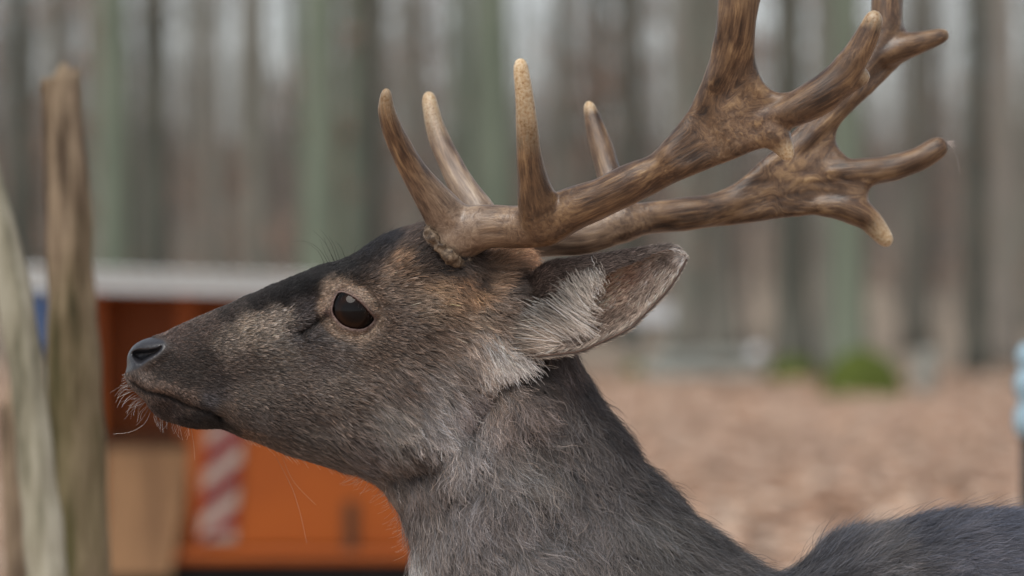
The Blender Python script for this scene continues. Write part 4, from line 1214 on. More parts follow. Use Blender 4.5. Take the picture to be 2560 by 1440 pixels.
    at = me.attributes.new('palm', 'FLOAT', 'POINT'); at.data.foreach_set('value', np.clip((0.995 - coh) / 0.3, 0, 1).astype(np.float32))
    # paler ivory-grey base next to the burr
    bse = np.clip(1 - np.linalg.norm(V - tow(*strokes[0][0][:3]), axis=1) / (0.075 if strokes[0][0][2] < 0 else 0.15), 0, 1)
    at = me.attributes.new('base', 'FLOAT', 'POINT'); at.data.foreach_set('value', bse.astype(np.float32))
    return me

def antler_mat():
    m, nt, b, out = mat_new('antler_bone')
    fl = nd(nt, 'ShaderNodeAttribute', attribute_name='flow'); tp = nd(nt, 'ShaderNodeAttribute', attribute_name='tip'); bs = nd(nt, 'ShaderNodeAttribute', attribute_name='base')
    tc = nd(nt, 'ShaderNodeTexCoord')
    def nz(scale, vec, det=5, dist=0.0, ro=0.6):
        n = nd(nt, 'ShaderNodeTexNoise', Scale=scale, Detail=det, Roughness=ro, Distortion=dist); nt.links.new(vec, n.inputs['Vector']); return n.outputs['Fac']
    def mix(f, c1, c2, t='MIX'):
        n = nd(nt, 'ShaderNodeMixRGB', blend_type=t)
        for k, v in (('Fac', f), ('Color1', c1), ('Color2', c2)):
            if isinstance(v, (int, float, tuple)): n.inputs[k].default_value = v
            else: nt.links.new(v, n.inputs[k])
        return n.outputs[0]
    def mr(v, a, b_, c=0.0, d=1.0):
        n = nd(nt, 'ShaderNodeMapRange'); n.inputs[1].default_value = a; n.inputs[2].default_value = b_; n.inputs[3].default_value = c; n.inputs[4].default_value = d
        nt.links.new(v, n.inputs[0]); return n.outputs[0]
    mp = nd(nt, 'ShaderNodeMapping'); mp.inputs['Scale'].default_value = (0.055, 1, 1); nt.links.new(fl.outputs['Vector'], mp.inputs['Vector'])
    th_a = nd(nt, 'ShaderNodeAttribute', attribute_name='thin'); br_a = nd(nt, 'ShaderNodeAttribute', attribute_name='broad')
    fine = nz(900, tc.outputs['Object'], 4)
    def add(a, ka, b_, kb, c):
        n1 = nd(nt, 'ShaderNodeMath', operation='MULTIPLY_ADD'); nt.links.new(a, n1.inputs[0]); n1.inputs[1].default_value = ka; n1.inputs[2].default_value = c
        n2 = nd(nt, 'ShaderNodeMath', operation='MULTIPLY_ADD'); nt.links.new(b_, n2.inputs[0]); n2.inputs[1].default_value = kb; nt.links.new(n1.outputs[0], n2.inputs[2])
        return n2.outputs[0]
    pa = nd(nt, 'ShaderNodeAttribute', attribute_name='palm')
    sM = mix(mr(pa.outputs['Fac'], 0.06, 0.42, 0, 0.85), nz(640, mp.outputs[0], 8, 0.3, 0.72), nz(200, tc.outputs['Object'], 8, 1.2, 0.66))
    streak = add(th_a.outputs['Fac'], 0.26, sM, 1.0, -0.13); blot = nz(80, tc.outputs['Object'], 4); speck = nz(520, tc.outputs['Object'], 3)
    mid = add(br_a.outputs['Fac'], 0.6, blot, 0.6, -0.1)
    base = ramp(nt, [(0.28, lin4(40, 28, 20)), (0.42, lin4(76, 55, 40)), (0.52, lin4(104, 80, 59)), (0.64, lin4(142, 114, 82)), (0.78, lin4(180, 154, 118))], streak)
    dark = ramp(nt, [(0.32, lin4(38, 27, 20)), (0.64, lin4(98, 74, 53))], streak)
    c = mix(mr(mid, 0.25, 0.75), dark, base)
    mot = nz(260, tc.outputs['Object'], 7, 0.4, 0.7)
    palm = ramp(nt, [(0.32, lin4(46, 33, 25)), (0.43, lin4(82, 62, 47)), (0.52, lin4(118, 95, 74)), (0.64, lin4(168, 145, 119))], mot)
    c = mix(mr(pa.outputs['Fac'], 0, 1, 0, 0.35), c, palm)
    c = mix(mr(blot, 0.52, 0.7, 0, 0.3), c, lin4(116, 88, 62))
    grey = ramp(nt, [(0.3, lin4(98, 80, 68)), (0.5, lin4(146, 128, 112)), (0.7, lin4(180, 166, 150))], streak)
    c = mix(mr(bs.outputs['Fac'], 0.05, 0.9, 0, 0.6), c, grey)
    ivory = ramp(nt, [(0.30, lin4(120, 86, 54)), (0.40, lin4(186, 156, 116)), (0.7, lin4(222, 206, 176))], speck)
    c = mix(mr(tp.outputs['Fac'], 0.1, 1.0), c, ivory)
    nt.links.new(c, b.inputs['Base Color'])
    b.inputs['Roughness'].default_value = 0.30
    b.inputs['Specular IOR Level'].default_value = 0.45
    bp = nd(nt, 'ShaderNodeBump', Strength=0.55, Distance=0.0011); nt.links.new(streak, bp.inputs['Height'])
    nt.links.new(bp.outputs[0], b.inputs['Normal'])
    return m
M['antler'] = antler_mat()

near_strokes = [
    [(1122, 600, -40, 64), (1165, 578, -46, 54), (1225, 566, -54, 46), (1300, 568, -62, 45), (1370, 556, -70, 48), (1430, 522, -78, 46), (1500, 496, -86, 41), (1570, 460, -93, 40), (1630, 425, -99, 26), (1690, 385, -104, 10)],
    [(1140, 575, -44, 50), (1108, 530, -50, 41.9), (1070, 480, -58, 32.6), (1025, 412, -68, 24.9), (988, 340, -78, 19.8), (967, 278, -86, 14.2), (966, 228, -92, 4.8)],
    [(1360, 560, -72, 46), (1345, 510, -82, 40.3), (1334, 460, -90, 30.4), (1322, 390, -98, 23.8), (1317, 310, -106, 19.8), (1311, 240, -112, 14.6), (1304, 185, -116, 10.8), (1301, 156, -118, 4.8)],
    [(1790, 210, -115, 16), (1830, 110, -120, 24), (1846, 0, -126, 26), (1850, -120, -132, 24)],
    [(1900, 300, -115, 10), (1980, 278, -118, 28), (2040, 246, -120, 36), (2085, 212, -122, 35), (2140, 140, -126, 27), (2172, 80, -128, 19), (2186, 42, -129, 11)],
    [(1930, 330, -114, 30), (1955, 360, -115, 17), (1970, 390, -116, 7)],
    [(2095, 218, -122, 22), (2140, 200, -121, 14), (2158, 190, -121, 8)],
]
near_palm = [[(1560, 500), (1600, 420), (1660, 352), (1716, 280), (1764, 180), (1786, 90), (1794, 0), (1790, -120), (1770, -260), (1800, -330), (1850, -300), (1900, -390), (1950, -300), (1990, -200), (1950, -90), (1905, -10), (1888, 90), (1892, 160), (1912, 208), (1942, 230), (1990, 226), (2050, 196),
    (2095, 190), (2110, 225), (2060, 275), (2005, 308), (1968, 332), (1956, 366), (1905, 372), (1840, 396), (1760, 428), (1680, 462), (1610, 498)]]
near_ctr = [(1560, 470, -92), (1700, 380, -104), (1850, 330, -112), (1840, 0, -124), (2050, 240, -120), (1880, -300, -140), (1960, 360, -115)]
near_T = [(1580, 465, 11, 42), (1640, 430, 10.5, 40), (1700, 390, 8.5, 32), (1780, 320, 6.5, 26), (1840, 170, 8.5, 34), (1845, 0, 10, 38), (1900, -250, 7, 40), (1870, 330, 6, 24), (1960, 290, 7.5, 30), (2060, 230, 9, 34), (1960, 350, 6, 20)]
near_tips = [(966, 222, -92, 0.03, .5), (1301, 148, -118, 0.075, 1.15), (2186, 40, -129, 0.014, .8), (1974, 396, -116, 0.016, 1.3), (2160, 189, -121, 0.010, 1.1)]

far_strokes = [
    [(1180, 600, 40, 56), (1240, 590, 48, 48), (1320, 592, 58, 44), (1400, 594, 66, 38), (1470, 588, 72, 38), (1540, 565, 78, 38), (1620, 545, 84, 33), (1700, 536, 90, 34), (1790, 520, 95, 26), (1880, 490, 100, 12)],
    [(1215, 570, 46, 42), (1190, 520, 54, 32.4), (1150, 455, 64, 26.3), (1110, 375, 74, 21.5), (1086, 310, 82, 16.3), (1075, 262, 88, 11.2), (1072, 240, 90, 4.8)],
    [(1560, 560, 80, 40), (1545, 500, 90, 32.1), (1522, 430, 100, 24), (1502, 365, 108, 20.6), (1484, 305, 114, 14.6), (1472, 262, 118, 6)],
    [(2000, 370, 106, 10), (2090, 275, 112, 20), (2160, 180, 118, 24), (2212, 80, 124, 28), (2218, 0, 130, 31), (2222, -100, 136, 30)],
    [(2080, 430, 106, 14), (2150, 428, 108, 25), (2230, 420, 110, 25), (2300, 396, 112, 22), (2348, 366, 114, 20)],
    [(2050, 515, 104, 14), (2110, 520, 106, 24), (2160, 540, 107, 23), (2195, 575, 108, 17), (2217, 602, 109, 10)],
    [(2210, 140, 120, 22), (2255, 118, 121, 25), (2315, 102, 122, 17), (2360, 88, 123, 10)],
]
far_palm = [[(1700, 506), (1760, 492), (1830, 462), (1890, 412), (1960, 350), (2040, 270), (2110, 190), (2170, 110), (2184, 20), (2180, -100), (2150, -250), (2200, -330), (2260, -280), (2310, -300), (2310, -180), (2265, -80), (2252, 0), (2254, 40), (2268, 78), (2300, 90), (2310, 112), (2262, 150), (2205, 208), (2140, 268), (2104, 305), (2090, 340),
    (2100, 374), (2140, 404), (2190, 412), (2200, 448), (2176, 470), (2170, 496), (2180, 540), (2140, 560), (2108, 546), (2050, 537), (1960, 545), (1860, 559), (1760, 568), (1700, 570)]]
far_ctr = [(1700, 536, 90), (1900, 480, 100), (2100, 300, 112), (2100, 480, 106), (2220, 0, 130), (2240, -250, 145)]
far_T = [(1720, 536, 9.5, 30), (1850, 510, 8, 30), (1980, 470, 5.5, 24), (2080, 460, 5, 22), (2060, 330, 7, 28), (2180, 180, 7.5, 30), (2218, 30, 9, 31), (2240, -200, 7, 40), (2160, 430, 7, 22), (2140, 520, 7.5, 24)]
far_tips = [(1072, 236, 90, 0.05, .75), (1470, 256, 118, 0.014, 1.1), (2219, 606, 109, 0.026, 1.3), (2362, 86, 123, 0.008, .5)]

for nm, (st_, pa_, ct_, T_, tips_) in (('n', (near_strokes, near_palm, near_ctr, near_T, near_tips)), ('f', (far_strokes, far_palm, far_ctr, far_T, far_tips))):
    me = antler(st_, pa_, ct_, T_, -1, tips_)
    ao = kid(link('antler', me, M['antler']))
    # knobbly burr: a ring of pearls round the base
    sg = -1 if nm == 'n' else 1
    p0 = st_[0][0]
    kk = 1 + p0[2] / 1000 / CAM_D
    c0 = Vector((float(PX(1280 + (p0[0] - 1280) * kk)), p0[2] / 1000, float(PZ(720 + (p0[1] - 720) * kk))))
    ax = Vector((0.62, sg * 0.42, 0.66)).normalized()
    u = ax.cross(Vector((0, 1, 0))).normalized(); w = ax.cross(u)
    c0 = c0 + ax * 0.001 + Vector((0.001, sg * 0.003, -0.002))
    bm_v, bm_f = [], []
    NA, NT = 150, 14
    for i in range(NA):
        a = 2 * math.pi * i / NA
        rad_ = u * math.cos(a) + w * math.sin(a)
        for j in range(NT):
            t = 2 * math.pi * j / NT
            bm_v.append(tuple(c0 + rad_ * (0.0196 + 0.0028 * math.cos(t)) + ax * (0.0036 * math.sin(t))))
    bm_v = np.array(bm_v); ctr_ = np.repeat(np.array([tuple(c0 + (u * math.cos(2 * math.pi * i / NA) + w * math.sin(2 * math.pi * i / NA)) * 0.0196) for i in range(NA)]), NT, 0)
    out_ = bm_v - ctr_; out_ /= np.linalg.norm(out_, axis=1, keepdims=True)
    lump = 0.0019 * vnoise(bm_v, 240, 91) + 0.0012 * vnoise(bm_v, 480, 92) + 0.0014 * vnoise(bm_v, 110, 93)
    bm_v = bm_v + out_ * lump[:, None]
    for i in range(NA):
        for j in range(NT):
            bm_f.append((i * NT + j, ((i + 1) % NA) * NT + j, ((i + 1) % NA) * NT + (j + 1) % NT, i * NT + (j + 1) % NT))
    M['burr'] = M.get('burr') or noise_mat('burr_bone', [(0.35, lin4(54, 43, 34)), (0.5, lin4(92, 77, 62)), (0.68, lin4(134, 117, 98))], 260.0, rough=0.6, bump=0.3, bump_dist=0.001)
    link('burr', np_mesh('burr', bm_v, np.array(bm_f)), M['burr'], ao)

# ---- fur
def tri_sample(V, Q, wt, dens):
    """random points on quads: dens per m2 times wt per face"""
    T = np.concatenate([Q[:, [0, 1, 2]], Q[:, [0, 2, 3]]]); wq = np.concatenate([wt, wt])
    e1, e2 = V[T[:, 1]] - V[T[:, 0]], V[T[:, 2]] - V[T[:, 0]]
    area = 0.5 * np.linalg.norm(np.cross(e1, e2), axis=1)
    n = rng.poisson(area * wq * dens)
    idx = np.repeat(np.arange(len(T)), n)
    r1, r2 = rng.random(len(idx)), rng.random(len(idx))
    fl = r1 + r2 > 1; r1[fl] = 1 - r1[fl]; r2[fl] = 1 - r2[fl]
    b0 = 1 - r1 - r2
    return T[idx], b0, r1, r2

def make_curves(name, P, rad, tint, mat, parent):
    """P (n,k,3), rad (n,k), tint (n,3)"""
    n, k = P.shape[:2]
    hc = bpy.data.hair_curves.new(name)
    hc.add_curves([k] * n)
    hc.attributes['position'].data.foreach_set('vector', P.astype(np.float32).ravel())
    ra = hc.attributes.get('radius') or hc.attributes.new('radius', 'FLOAT', 'POINT')
    ra.data.foreach_set('value', rad.astype(np.float32).ravel())
    ta = hc.attributes.new('tint', 'FLOAT_COLOR', 'CURVE')
    ta.data.foreach_set('color', np.concatenate([tint, np.ones((n, 1))], 1).astype(np.float32).ravel())
    hc.materials.append(mat)
    o = bpy.data.objects.new(name, hc)
    COL.objects.link(o)
    o.parent = parent
    return o

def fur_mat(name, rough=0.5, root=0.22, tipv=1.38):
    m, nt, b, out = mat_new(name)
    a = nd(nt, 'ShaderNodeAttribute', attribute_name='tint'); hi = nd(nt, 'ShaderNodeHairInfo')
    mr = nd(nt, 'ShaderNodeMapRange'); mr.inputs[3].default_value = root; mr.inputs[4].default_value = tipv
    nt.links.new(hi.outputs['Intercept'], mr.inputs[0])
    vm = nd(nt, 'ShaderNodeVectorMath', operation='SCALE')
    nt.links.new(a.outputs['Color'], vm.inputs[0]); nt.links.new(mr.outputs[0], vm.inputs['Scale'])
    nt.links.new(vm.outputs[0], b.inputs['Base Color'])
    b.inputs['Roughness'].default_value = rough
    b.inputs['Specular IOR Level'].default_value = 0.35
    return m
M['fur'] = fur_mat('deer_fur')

def strands(P0, N, D, L, lift, bend, k, wav, noise_seed=0, curl=0.0):
    """P0 roots, N normals, D tangent directions (unit), L length (m)"""
    n = len(P0)
    P = np.zeros((n, k, 3)); P[:, 0] = P0
    d0 = D * np.sqrt(np.maximum(1 - lift ** 2, 0.05))[:, None] + N * lift[:, None]
    B = np.cross(N, D)
    ph = rng.random(n) * 6.283; fr = 2.0 + 2.5 * rng.random(n)
    for i in range(1, k):
        t = i / (k - 1)
        d = d0 * (1 - bend * t) + D * (bend * t)
        step = d * (L / (k - 1))[:, None]
        P[:, i] = P[:, i - 1] + step
    if wav is not None:
        for i in range(1, k):
            t = i / (k - 1)
            s = np.sin(ph + fr * t * 3) - np.sin(ph)
            c = np.cos(ph * 1.3 + fr * t * 2.6) - np.cos(ph * 1.3)
            P[:, i] += B * (s * wav * t)[:, None] + N * (c * wav * 0.5 * t)[:, None]
    return P

def body_fur():
    fc = BV[BQ].mean(1)
    vx, vy = view_px(fc)
    nearside = fc[:, 1] < 0.012
    rim = (BN[BQ].mean(1)[:, 1] > -0.35)
    inview = (vx < 3300) & (vy < 2000)
    wt = np.where(inview, 1.0, 0.0) * np.where(nearside, 1.0, 0.3)
    dens_px = idw([(400, 900, 1.9), (700, 850, 1.8), (900, 780, 2.0), (1000, 900, 1.7), (1150, 750, 1.4), (1000, 1100, 1.4), (1200, 1000, 1.1), (1250, 1200, 1.0), (1500, 1200, .95), (1300, 1450, .9), (1800, 1400, .9), (2300, 1380, .95), (3000, 1700, .35), (1500, 1900, .45), (1500, 1600, .9), (2500, 1600, .7)], vx, vy, 2, 60)[:, 0]
    wt = wt * dens_px
    T, b0, b1, b2 = tri_sample(BV, BQ, wt, 1.4e6)
    P = BV[T[:, 0]] * b0[:, None] + BV[T[:, 1]] * b1[:, None] + BV[T[:, 2]] * b2[:, None]
    N = BN[T[:, 0]] * b0[:, None] + BN[T[:, 1]] * b1[:, None] + BN[T[:, 2]] * b2[:, None]
    N /= np.linalg.norm(N, axis=1, keepdims=True)
    x, y, rgb, ln, dr, lift, al, pad, ok = coat(P)
    sel = ok & (rng.random(len(P)) < np.clip(pad / 12, 0.25, 1))
    P, N, x, y, rgb, ln, dr, lift = P[sel], N[sel], x[sel], y[sel], rgb[sel], ln[sel], dr[sel], lift[sel]
    n = len(P)
    # flow: tangent direction with tufting noise
    d = np.stack([dr[:, 0], np.zeros(n), -dr[:, 1]], 1)
    amp = np.clip((ln - 4) / 18, 0.12, 1.0)
    for sc_, a_, s_ in ((75, 0.30, 21), (190, 0.34, 22), (480, 0.26, 23)):
        d[:, 0] += a_ * amp * vnoise(P, sc_, s_); d[:, 2] += a_ * amp * vnoise(P, sc_, s_ + 10); d[:, 1] += a_ * amp * vnoise(P, sc_, s_ + 20)
    d += rng.normal(0, 0.12, d.shape) * (0.4 + amp)[:, None]
    D = d - N * (d * N).sum(1, keepdims=True)
    D /= np.maximum(np.linalg.norm(D, axis=1, keepdims=True), 1e-6)
    lf = np.clip((lift + np.clip((8 - ln) * 0.035, 0, 0.16)) * (0.85 + 0.3 * vnoise(P, 160, 31) + rng.normal(0, 0.22, n)), 0.10, 0.85)
    L = ln / 1000 * (0.75 + 0.5 * rng.random(n)) * (1 + 0.2 * vnoise(P, 120, 41))
    long_ = (rng.random(n) < 0.012) & (ln > 9)
    L = np.where(long_, L * 1.35, L); lf = np.where(long_, np.clip(lf + 0.25, 0, 0.9), lf)
    # hairs gather in tufts: shared cell -> shared brightness, lean and centre
    cs = np.where(ln < 5, 1.5, np.where(ln < 10, 2.2, np.where(ln < 17, 3.0, 4.2))) / 1000
    jit = np.stack([vnoise(P, 300, 71), vnoise(P, 300, 72), vnoise(P, 300, 73)], 1) * 0.0012
    key = np.floor((P + jit) / cs[:, None]).astype(np.int64)
    kid_ = (key[:, 0] * 73856093) ^ (key[:, 1] * 19349663) ^ (key[:, 2] * 83492791)
    _, inv = np.unique(kid_, return_inverse=True)
    cnt = np.bincount(inv); cen = np.stack([np.bincount(inv, weights=P[:, q_]) for q_ in range(3)], 1) / cnt[:, None]
    nc_ = len(cnt); cb = rng.normal(0, 1, nc_)[inv]; cl1 = rng.normal(0, 1, (nc_, 3))[inv]
    D = D + cl1 * (0.10 + 0.16 * amp)[:, None]
    D = D - N * (D * N).sum(1, keepdims=True); D /= np.maximum(np.linalg.norm(D, axis=1, keepdims=True), 1e-6)
    pull = cen[inv] - P
    # grizzling: light-tipped and dark hairs mixed
    gr = np.exp(rng.normal(0, 0.34, n) + 0.27 * cb + 0.22 * vnoise(P, 480, 51) + 0.15 * vnoise(P, 90, 52)) * 0.9
    tint = rgb * gr[:, None] * np.where((ln < 10)[:, None], np.array([1.02, 1.0, 0.97]), np.array([1.01, 1.0, 0.98])) * np.where((ln > 5) & (ln < 20), 1.42, 1.30)[:, None]
    warm = rng.normal(0, 0.06, n)
    tint = tint * np.stack([1 + warm, np.ones(n), 1 - warm], 1)
    lite = rng.random(n) < np.where((rgb.mean(1) < 0.04) | (ln > 10), 0.004, 0.04)
    tint[lite] = tint[lite] * 1.6
    tint = np.clip(tint, 0.004, 0.75)
    short = ln < 9.5
    for nm, mk, k in (('fur', short, 4), ('coat_hair', ~short, 6)):
        wav = 0.0014 * np.clip((ln[mk] - 6) / 12, 0, 1.2) * (0.5 + rng.random(mk.sum()))
        C = strands(P[mk] + N[mk] * 0.00015, N[mk], D[mk], L[mk], lf[mk], 0.75, k, wav)
        tt = np.linspace(0, 1, k)[None, :, None]
        C = C + pull[mk][:, None, :] * (0.85 * tt ** 0.8) * np.clip((ln[mk] - 3) / 6, 0.2, 1)[:, None, None]
        r0 = np.interp(ln[mk], [2, 6, 12, 26], [0.13, 0.135, 0.125, 0.12]) / 1000 * (0.7 + 0.6 * rng.random(mk.sum()))
        prof = np.linspace(1, 0.25, k)[None, :] ** 0.8
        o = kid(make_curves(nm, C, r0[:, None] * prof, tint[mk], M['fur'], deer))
        o['kind'] = 'stuff'
        print('hairs', nm, mk.sum())
body_fur()

def ear_fur():
    CH, TI = [], []
    for si, (EV, EQ, G, N, Pp) in enumerate(EARS):
        nn = 44000 if si == 0 else 9000
        # area-weighted random grid cells
        du, dv = G[1:, :-1] - G[:-1, :-1], G[:-1, 1:] - G[:-1, :-1]
        ar = np.linalg.norm(np.cross(du, dv), axis=2)
        pr = ar.ravel() / ar.sum()
        c = rng.choice(len(pr), nn, p=pr)
        i, j = c // (NV_ - 1), c % (NV_ - 1)
        fu, fv = rng.random(nn)[:, None], rng.random(nn)[:, None]
        def bl(A): return (A[i, j] * (1 - fu) * (1 - fv) + A[i + 1, j] * fu * (1 - fv) + A[i, j + 1] * (1 - fu) * fv + A[i + 1, j + 1] * fu * fv)
        P, Nn, px = bl(G), bl(N), bl(Pp)
        u = (i + fu[:, 0]) / (NU - 1); v = (j + fv[:, 0]) / (NV_ - 1)
        Du = bl(np.gradient(G, axis=0)); Du /= np.maximum(np.linalg.norm(Du, axis=1, keepdims=True), 1e-9)
        Dv = bl(np.gradient(G, axis=1)); Dv /= np.maximum(np.linalg.norm(Dv, axis=1, keepdims=True), 1e-9)
        inner = (rng.random(nn) < 0.45)
        sgn = np.where(inner, 1.0, -1.0)
        Nn = Nn * sgn[:, None]
        edge = np.minimum(v, 1 - v)
        x, y = px[:, 0], px[:, 1]
        # colours
        outer = idw([(1330, 680, 82, 71, 66), (1420, 670, 80, 69, 64), (1500, 660, 92, 81, 76), (1580, 650, 96, 85, 80), (1650, 635, 118, 108, 102), (1705, 630, 176, 166, 158), (1700, 680, 150, 140, 132), (1300, 760, 80, 69, 63), (1400, 880, 96, 84, 76), (1500, 860, 100, 88, 80), (1600, 800, 110, 98, 90)], x, y, 2, 10)
        innr = idw([(1460, 720, 176, 158, 146), (1540, 682, 150, 128, 114), (1500, 712, 142, 114, 98), (1560, 700, 140, 114, 100), (1510, 750, 160, 138, 124), (1600, 680, 126, 112, 104), (1650, 660, 112, 103, 97), (1590, 740, 130, 118, 109), (1650, 710, 138, 127, 118), (1540, 810, 108, 96, 87), (1480, 850, 106, 94, 85), (1420, 870, 92, 80, 72), (1400, 780, 104, 88, 78), (1330, 860, 150, 138, 128), (1706, 640, 182, 172, 164)], x, y, 2, 8)
        col = lin(np.where(inner[:, None], innr * 1.25, outer))
        ed = np.exp(-0.5 * (edge / 0.03) ** 2)[:, None] * (v > 0.5)[:, None]
        col = col * (1 - 0.5 * ed) + lin((176, 164, 152)) * 0.5 * ed
        gr = 1.15 * np.exp(rng.normal(0, 0.5, nn) + 0.4 * vnoise(P, 520, 61) + 0.2 * vnoise(P, 200, 62))
        col = np.clip(col * gr[:, None], 0.004, 0.8)
        d = Du + Dv * np.where(inner, 0.35, -0.05)[:, None] * np.sign(0.5 - v)[:, None] + rng.normal(0, 0.22, P.shape)
        d = d - Nn * (d * Nn).sum(1, keepdims=True); d /= np.linalg.norm(d, axis=1, keepdims=True)
        L = np.where(inner, 5.5, 5.0) * (0.7 + 0.6 * rng.random(nn)) / 1000
        L = L * np.interp(u, [0, 0.2, 0.85, 1], [1.6, 1.2, 1, 0.45])
        lf = np.clip(np.where(inner, 0.45, 0.40) + rng.normal(0, 0.14, nn), 0.1, 0.8)
        keep = ~(inner & (u < 0.12))
        P, Nn, d, L, lf, col = P[keep], Nn[keep], d[keep], L[keep], lf[keep], col[keep]
        C = strands(P + Nn * 0.0007, Nn, d, L, lf, 0.6, 4, 0.0003 * rng.random(len(P)))
        CH.append(C); TI.append(col)
    C = np.concatenate(CH); T = np.concatenate(TI)
    r0 = 0.14e-3 * (0.7 + 0.6 * rng.random(len(C)))
    o = kid(make_curves('ear_fur', C, r0[:, None] * np.linspace(1, .25, 4)[None, :], T, M['fur'], deer)); o['kind'] = 'stuff'

    # long pale tufts spilling out of the ear
    R0, DD, LL, TT = [], [], [], []
    def tuft(line, n, dirs, lmin, lmax, ymm, col, spread=6):
        line = np.array(line, dtype=float); t = rng.random(n) * (len(line) - 1); a = np.minimum(t.astype(int), len(line) - 2); f = (t - a)[:, None]
        p = line[a] * (1 - f) + line[a + 1] * f + rng.normal(0, spread, (n, 2))
        yy = np.interp(t, np.arange(len(line)), ymm) + rng.normal(0, 1.5, n)
        k = 1 - yy / 1000 / CAM_D
        R0.append(np.stack([PX(1280 + (p[:, 0] - 1280) * k), -yy / 1000, PZ(720 + (p[:, 1] - 720) * k)], 1))
        dx = np.interp(t, np.arange(len(line)), [d_[0] for d_ in dirs]); dz = np.interp(t, np.arange(len(line)), [d_[1] for d_ in dirs])
        d = np.stack([dx, np.full(n, -0.25), -dz], 1) + rng.normal(0, 0.11, (n, 3))
        cl = np.round(t * 7).astype(int); d += np.stack([hash01(cl, cl * 0 + 1, cl * 0) - .5, 0 * d[:, 0], hash01(cl, cl * 0 + 2, cl * 0) - .5], 1) * 0.25
        DD.append(d / np.linalg.norm(d, axis=1, keepdims=True)); l0 = np.interp(t, np.arange(len(line)), lmin); l1 = np.interp(t, np.arange(len(line)), lmax); LL.append((l0 + (l1 - l0) * rng.random(n)) / 1000)
        TT.append(np.clip(lin(col)[None, :] * np.exp(rng.normal(-0.1, 0.42, n))[:, None], 0, 0.85))
    tuft([(1490, 684), (1470, 692), (1430, 708), (1402, 735), (1382, 765), (1345, 774), (1300, 784)], 1400, [(.35, .8), (.45, .75), (.6, .65), (.72, .55), (.78, .52), (.85, .45), (.88, .42)], [3, 5, 9, 15, 20, 20, 16], [6, 10, 18, 30, 38, 38, 32], [82, 81, 79, 77, 75, 70, 66], (212, 202, 192), 13)
    tuft([(1300, 800), (1296, 840), (1288, 868)], 900, [(.92, .3), (.95, .1), (.95, .0)], [12] * 3, [32] * 3, [67, 66, 65], (206, 190, 176), 14)
    tuft([(1222, 845), (1236, 880), (1262, 893), (1310, 890)], 1100, [(.4, .9), (.5, .85), (.5, .85), (.6, .7)], [7] * 4, [18] * 4, [64, 64, 64, 64], (216, 208, 202), 12)
    R_, D_, L_, T_ = map(np.concatenate, (R0, DD, LL, TT))
    Nn = np.zeros_like(R_); Nn[:, 1] = -1
    Dt = D_ - Nn * (D_ * Nn).sum(1, keepdims=True); Dt /= np.linalg.norm(Dt, axis=1, keepdims=True)
    C = strands(R_, Nn, Dt, L_, np.clip(0.18 + rng.normal(0, 0.12, len(R_)), 0.02, 0.5), 1.15, 7, 0.0010 * rng.random(len(R_)))
    r0 = 0.15e-3 * (0.7 + 0.6 * rng.random(len(C)))
    for mirror in (1, -1):
        Cm = C.copy(); Cm[:, :, 1] *= mirror
        if mirror < 0: Cm = Cm[::3]
        o = kid(make_curves('ear_tuft', Cm, (r0 if mirror > 0 else r0[::3])[:, None] * np.linspace(1, .3, 7)[None, :], T_ if mirror > 0 else T_[::3], M['fur'], deer)); o['kind'] = 'stuff'
ear_fur()

# ---- whiskers, brow bristles, stray hairs, tuft on the broken antler point
def guide(paths, k=10):
    """photo px paths (px,py[,ymm toward the viewer]) -> strands"""
    out = []
    for p in paths:
        a = np.array([(x[0], x[1], x[2] if len(x) > 2 else 0) for x in p], dtype=float)
        c = catmull(a, 6); s = np.linspace(0, len(c) - 1, k)
        c = np.stack([np.interp(s, np.arange(len(c)), c[:, i]) for i in range(3)], 1)
        kk = 1 - c[:, 2] / 1000 / CAM_D
        out.append(np.stack([PX(1280 + (c[:, 0] - 1280) * kk), -c[:, 2] / 1000, PZ(720 + (c[:, 1] - 720) * kk)], 1))
    return np.array(out)
rr = random.Random(5)
brow = [[(825, 668, 10), (800, 625, 14), (765, 604, 16), (728, 604, 18)], [(815, 668, 8), (795, 628, 8), (768, 608, 8)], [(838, 662, 8), (815, 610, 8), (782, 575, 8)], [(845, 660, 6), (828, 610, 8), (800, 572, 8)], [(842, 662, 12), (820, 620, 14), (808, 590, 16)], [(852, 656, 5), (838, 618, 5), (822, 590, 5)], [(862, 642, 5), (852, 618, 6), (838, 602, 8)], [(886, 634, 5), (888, 620, 5), (896, 612, 5)], [(830, 664, 0), (812, 630, -4), (800, 598, -8)]]
C = guide(brow)
o = kid(make_curves('brow_bristle', C, np.full(C.shape[:1], 0.00014)[:, None] * np.linspace(1, .3, C.shape[1])[None, :], np.tile(lin((26, 24, 24)), (len(C), 1)), M['fur'], deer))
wh = []
for i in range(28):
    x0, y0 = rr.uniform(322, 372), 0
    y0 = 955 + (x0 - 322) * 1.25 + rr.uniform(-12, 12)
    Lw = rr.uniform(22, 62)
    a = rr.uniform(-0.1, 0.9) + (x0 - 322) / 90
    wh.append([(x0, y0, rr.uniform(-10, 14)), (x0 - Lw * .5 * math.cos(a * .6), y0 + Lw * .5 * math.sin(a * .6) + 3, rr.uniform(-10, 16)), (x0 - Lw * math.cos(a * .9), y0 + Lw * math.sin(a * .9), rr.uniform(-12, 16))])
wh += [[(376, 1030, 5), (360, 1060, 8), (325, 1080, 10), (284, 1085, 12)], [(372, 1020, 4), (356, 1046, 6), (340, 1064, 8)]]
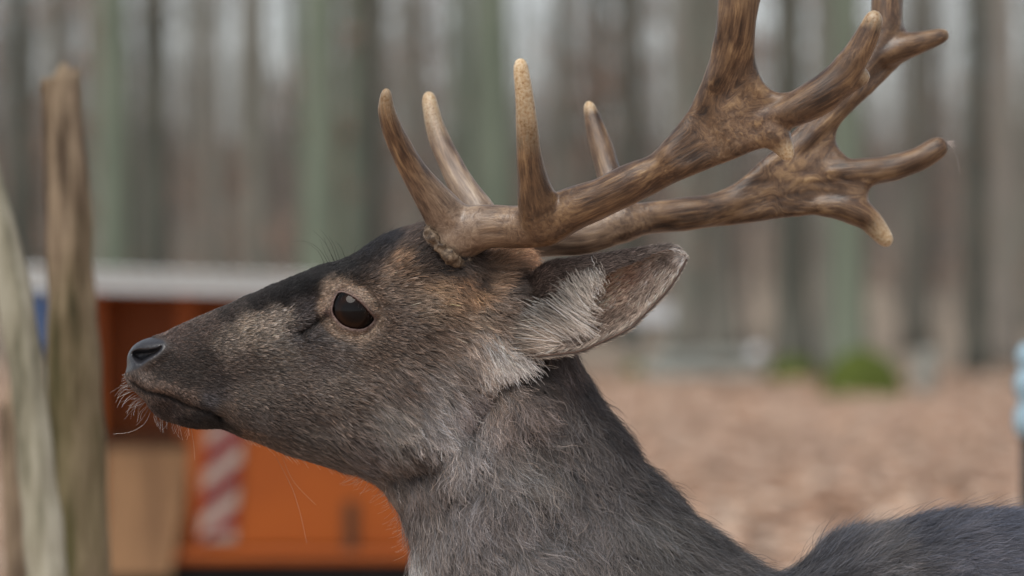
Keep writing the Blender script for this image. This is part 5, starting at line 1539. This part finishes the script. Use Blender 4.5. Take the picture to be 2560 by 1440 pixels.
for i in range(34):
    x0 = rr.uniform(385, 470); y0 = np.interp(x0, [385, 420, 470], [1026, 1048, 1060]) - 4
    Lw = rr.uniform(15, 52)
    wh.append([(x0, y0, rr.uniform(-8, 10)), (x0 + rr.uniform(-4, 8), y0 + Lw * .5, rr.uniform(-8, 10)), (x0 + rr.uniform(-8, 14), y0 + Lw, rr.uniform(-8, 10))])
for i in range(14):
    x0 = rr.uniform(318, 336); y0 = rr.uniform(925, 965)
    wh.append([(x0, y0, rr.uniform(-8, 8)), (x0 - 9, y0 + 4, 0), (x0 - rr.uniform(10, 22), y0 + rr.uniform(2, 16), 0)])
C = guide(wh)
tw = np.clip(lin((214, 206, 200))[None, :] * np.exp(np.random.default_rng(4).normal(0, .3, len(C)))[:, None], 0, .85)
kid(make_curves('whisker', C, np.full(len(C), 0.00009)[:, None] * np.linspace(1, .35, C.shape[1])[None, :], tw, M['fur'], deer))
stray = [[(690, 1142, 6), (730, 1220, 8), (752, 1290, 8), (767, 1358, 8)], [(705, 1140, 4), (735, 1205, 4), (790, 1262, 4)], [(478, 1070, 6), (484, 1110, 6), (487, 1150, 6)]]
for i in range(70):
    t = rr.random(); x0 = np.interp(t, [0, .3, .6, 1], [870, 960, 1010, 1030]); y0 = np.interp(t, [0, .3, .6, 1], [1180, 1222, 1290, 1380])
    Lw = rr.uniform(18, 58); a = rr.uniform(1.7, 2.6)
    wh2 = [(x0 + 10, y0 - 6, rr.uniform(-12, 25)), (x0 + Lw * .5 * math.cos(a), y0 + Lw * .5 * math.sin(a), 5), (x0 + Lw * math.cos(a + .2), y0 + Lw * math.sin(a + .2), 5)]
    stray.append(wh2)
for i in range(46):
    x0 = rr.uniform(600, 880); y0 = np.interp(x0, [600, 720, 880], [1090, 1138, 1184]); Lw = rr.uniform(12, 34)
    stray.append([(x0, y0 - 4, rr.uniform(-8, 12)), (x0 + Lw * .45, y0 + Lw * .35, 2), (x0 + Lw * .8, y0 + Lw * .75, 2)])
C = guide(stray)
kid(make_curves('throat_hair', C, np.full(len(C), 0.00009)[:, None] * np.linspace(1, .35, C.shape[1])[None, :], np.tile(lin((190, 176, 162)), (len(C), 1)), M['fur'], deer))
lash = []
for i in range(11):
    t = i / 10; x0 = np.interp(t, [0, .5, 1], [848, 890, 930]); y0 = np.interp(t, [0, .5, 1], [736, 750, 790])
    lash.append([(x0, y0 - 2, 55), (x0 - 1, y0 + 4, 60), (x0 - 3, y0 + 8 + 4 * rr.random(), 63)])
C = guide(lash)
kid(make_curves('eyelash', C, np.full(len(C), 0.00005)[:, None] * np.linspace(1, .3, C.shape[1])[None, :], np.tile(lin((70, 62, 58)), (len(C), 1)), M['fur'], deer))
th_ = []
for i in range(34):
    a = rr.uniform(-0.1, 0.9); Lw = rr.uniform(15, 42)
    th_.append([(2352 + rr.uniform(-4, 6), 352 + rr.uniform(-4, 10), -114), (2352 + Lw * .6 * math.cos(a * .6), 354 + Lw * .6 * math.sin(a * .6), -114), (2352 + Lw * math.cos(a), 354 + Lw * math.sin(a) + 2, -114)])
th_ += [[(2360, 360, -114), (2388, 385, -114), (2396, 410, -114), (2399, 432, -114)]] * 2
C = guide(th_)
kid(make_curves('antler_tuft', C, np.full(len(C), 0.00012)[:, None] * np.linspace(1, .3, C.shape[1])[None, :], np.tile(lin((170, 158, 152)), (len(C), 1)), M['fur'], deer))
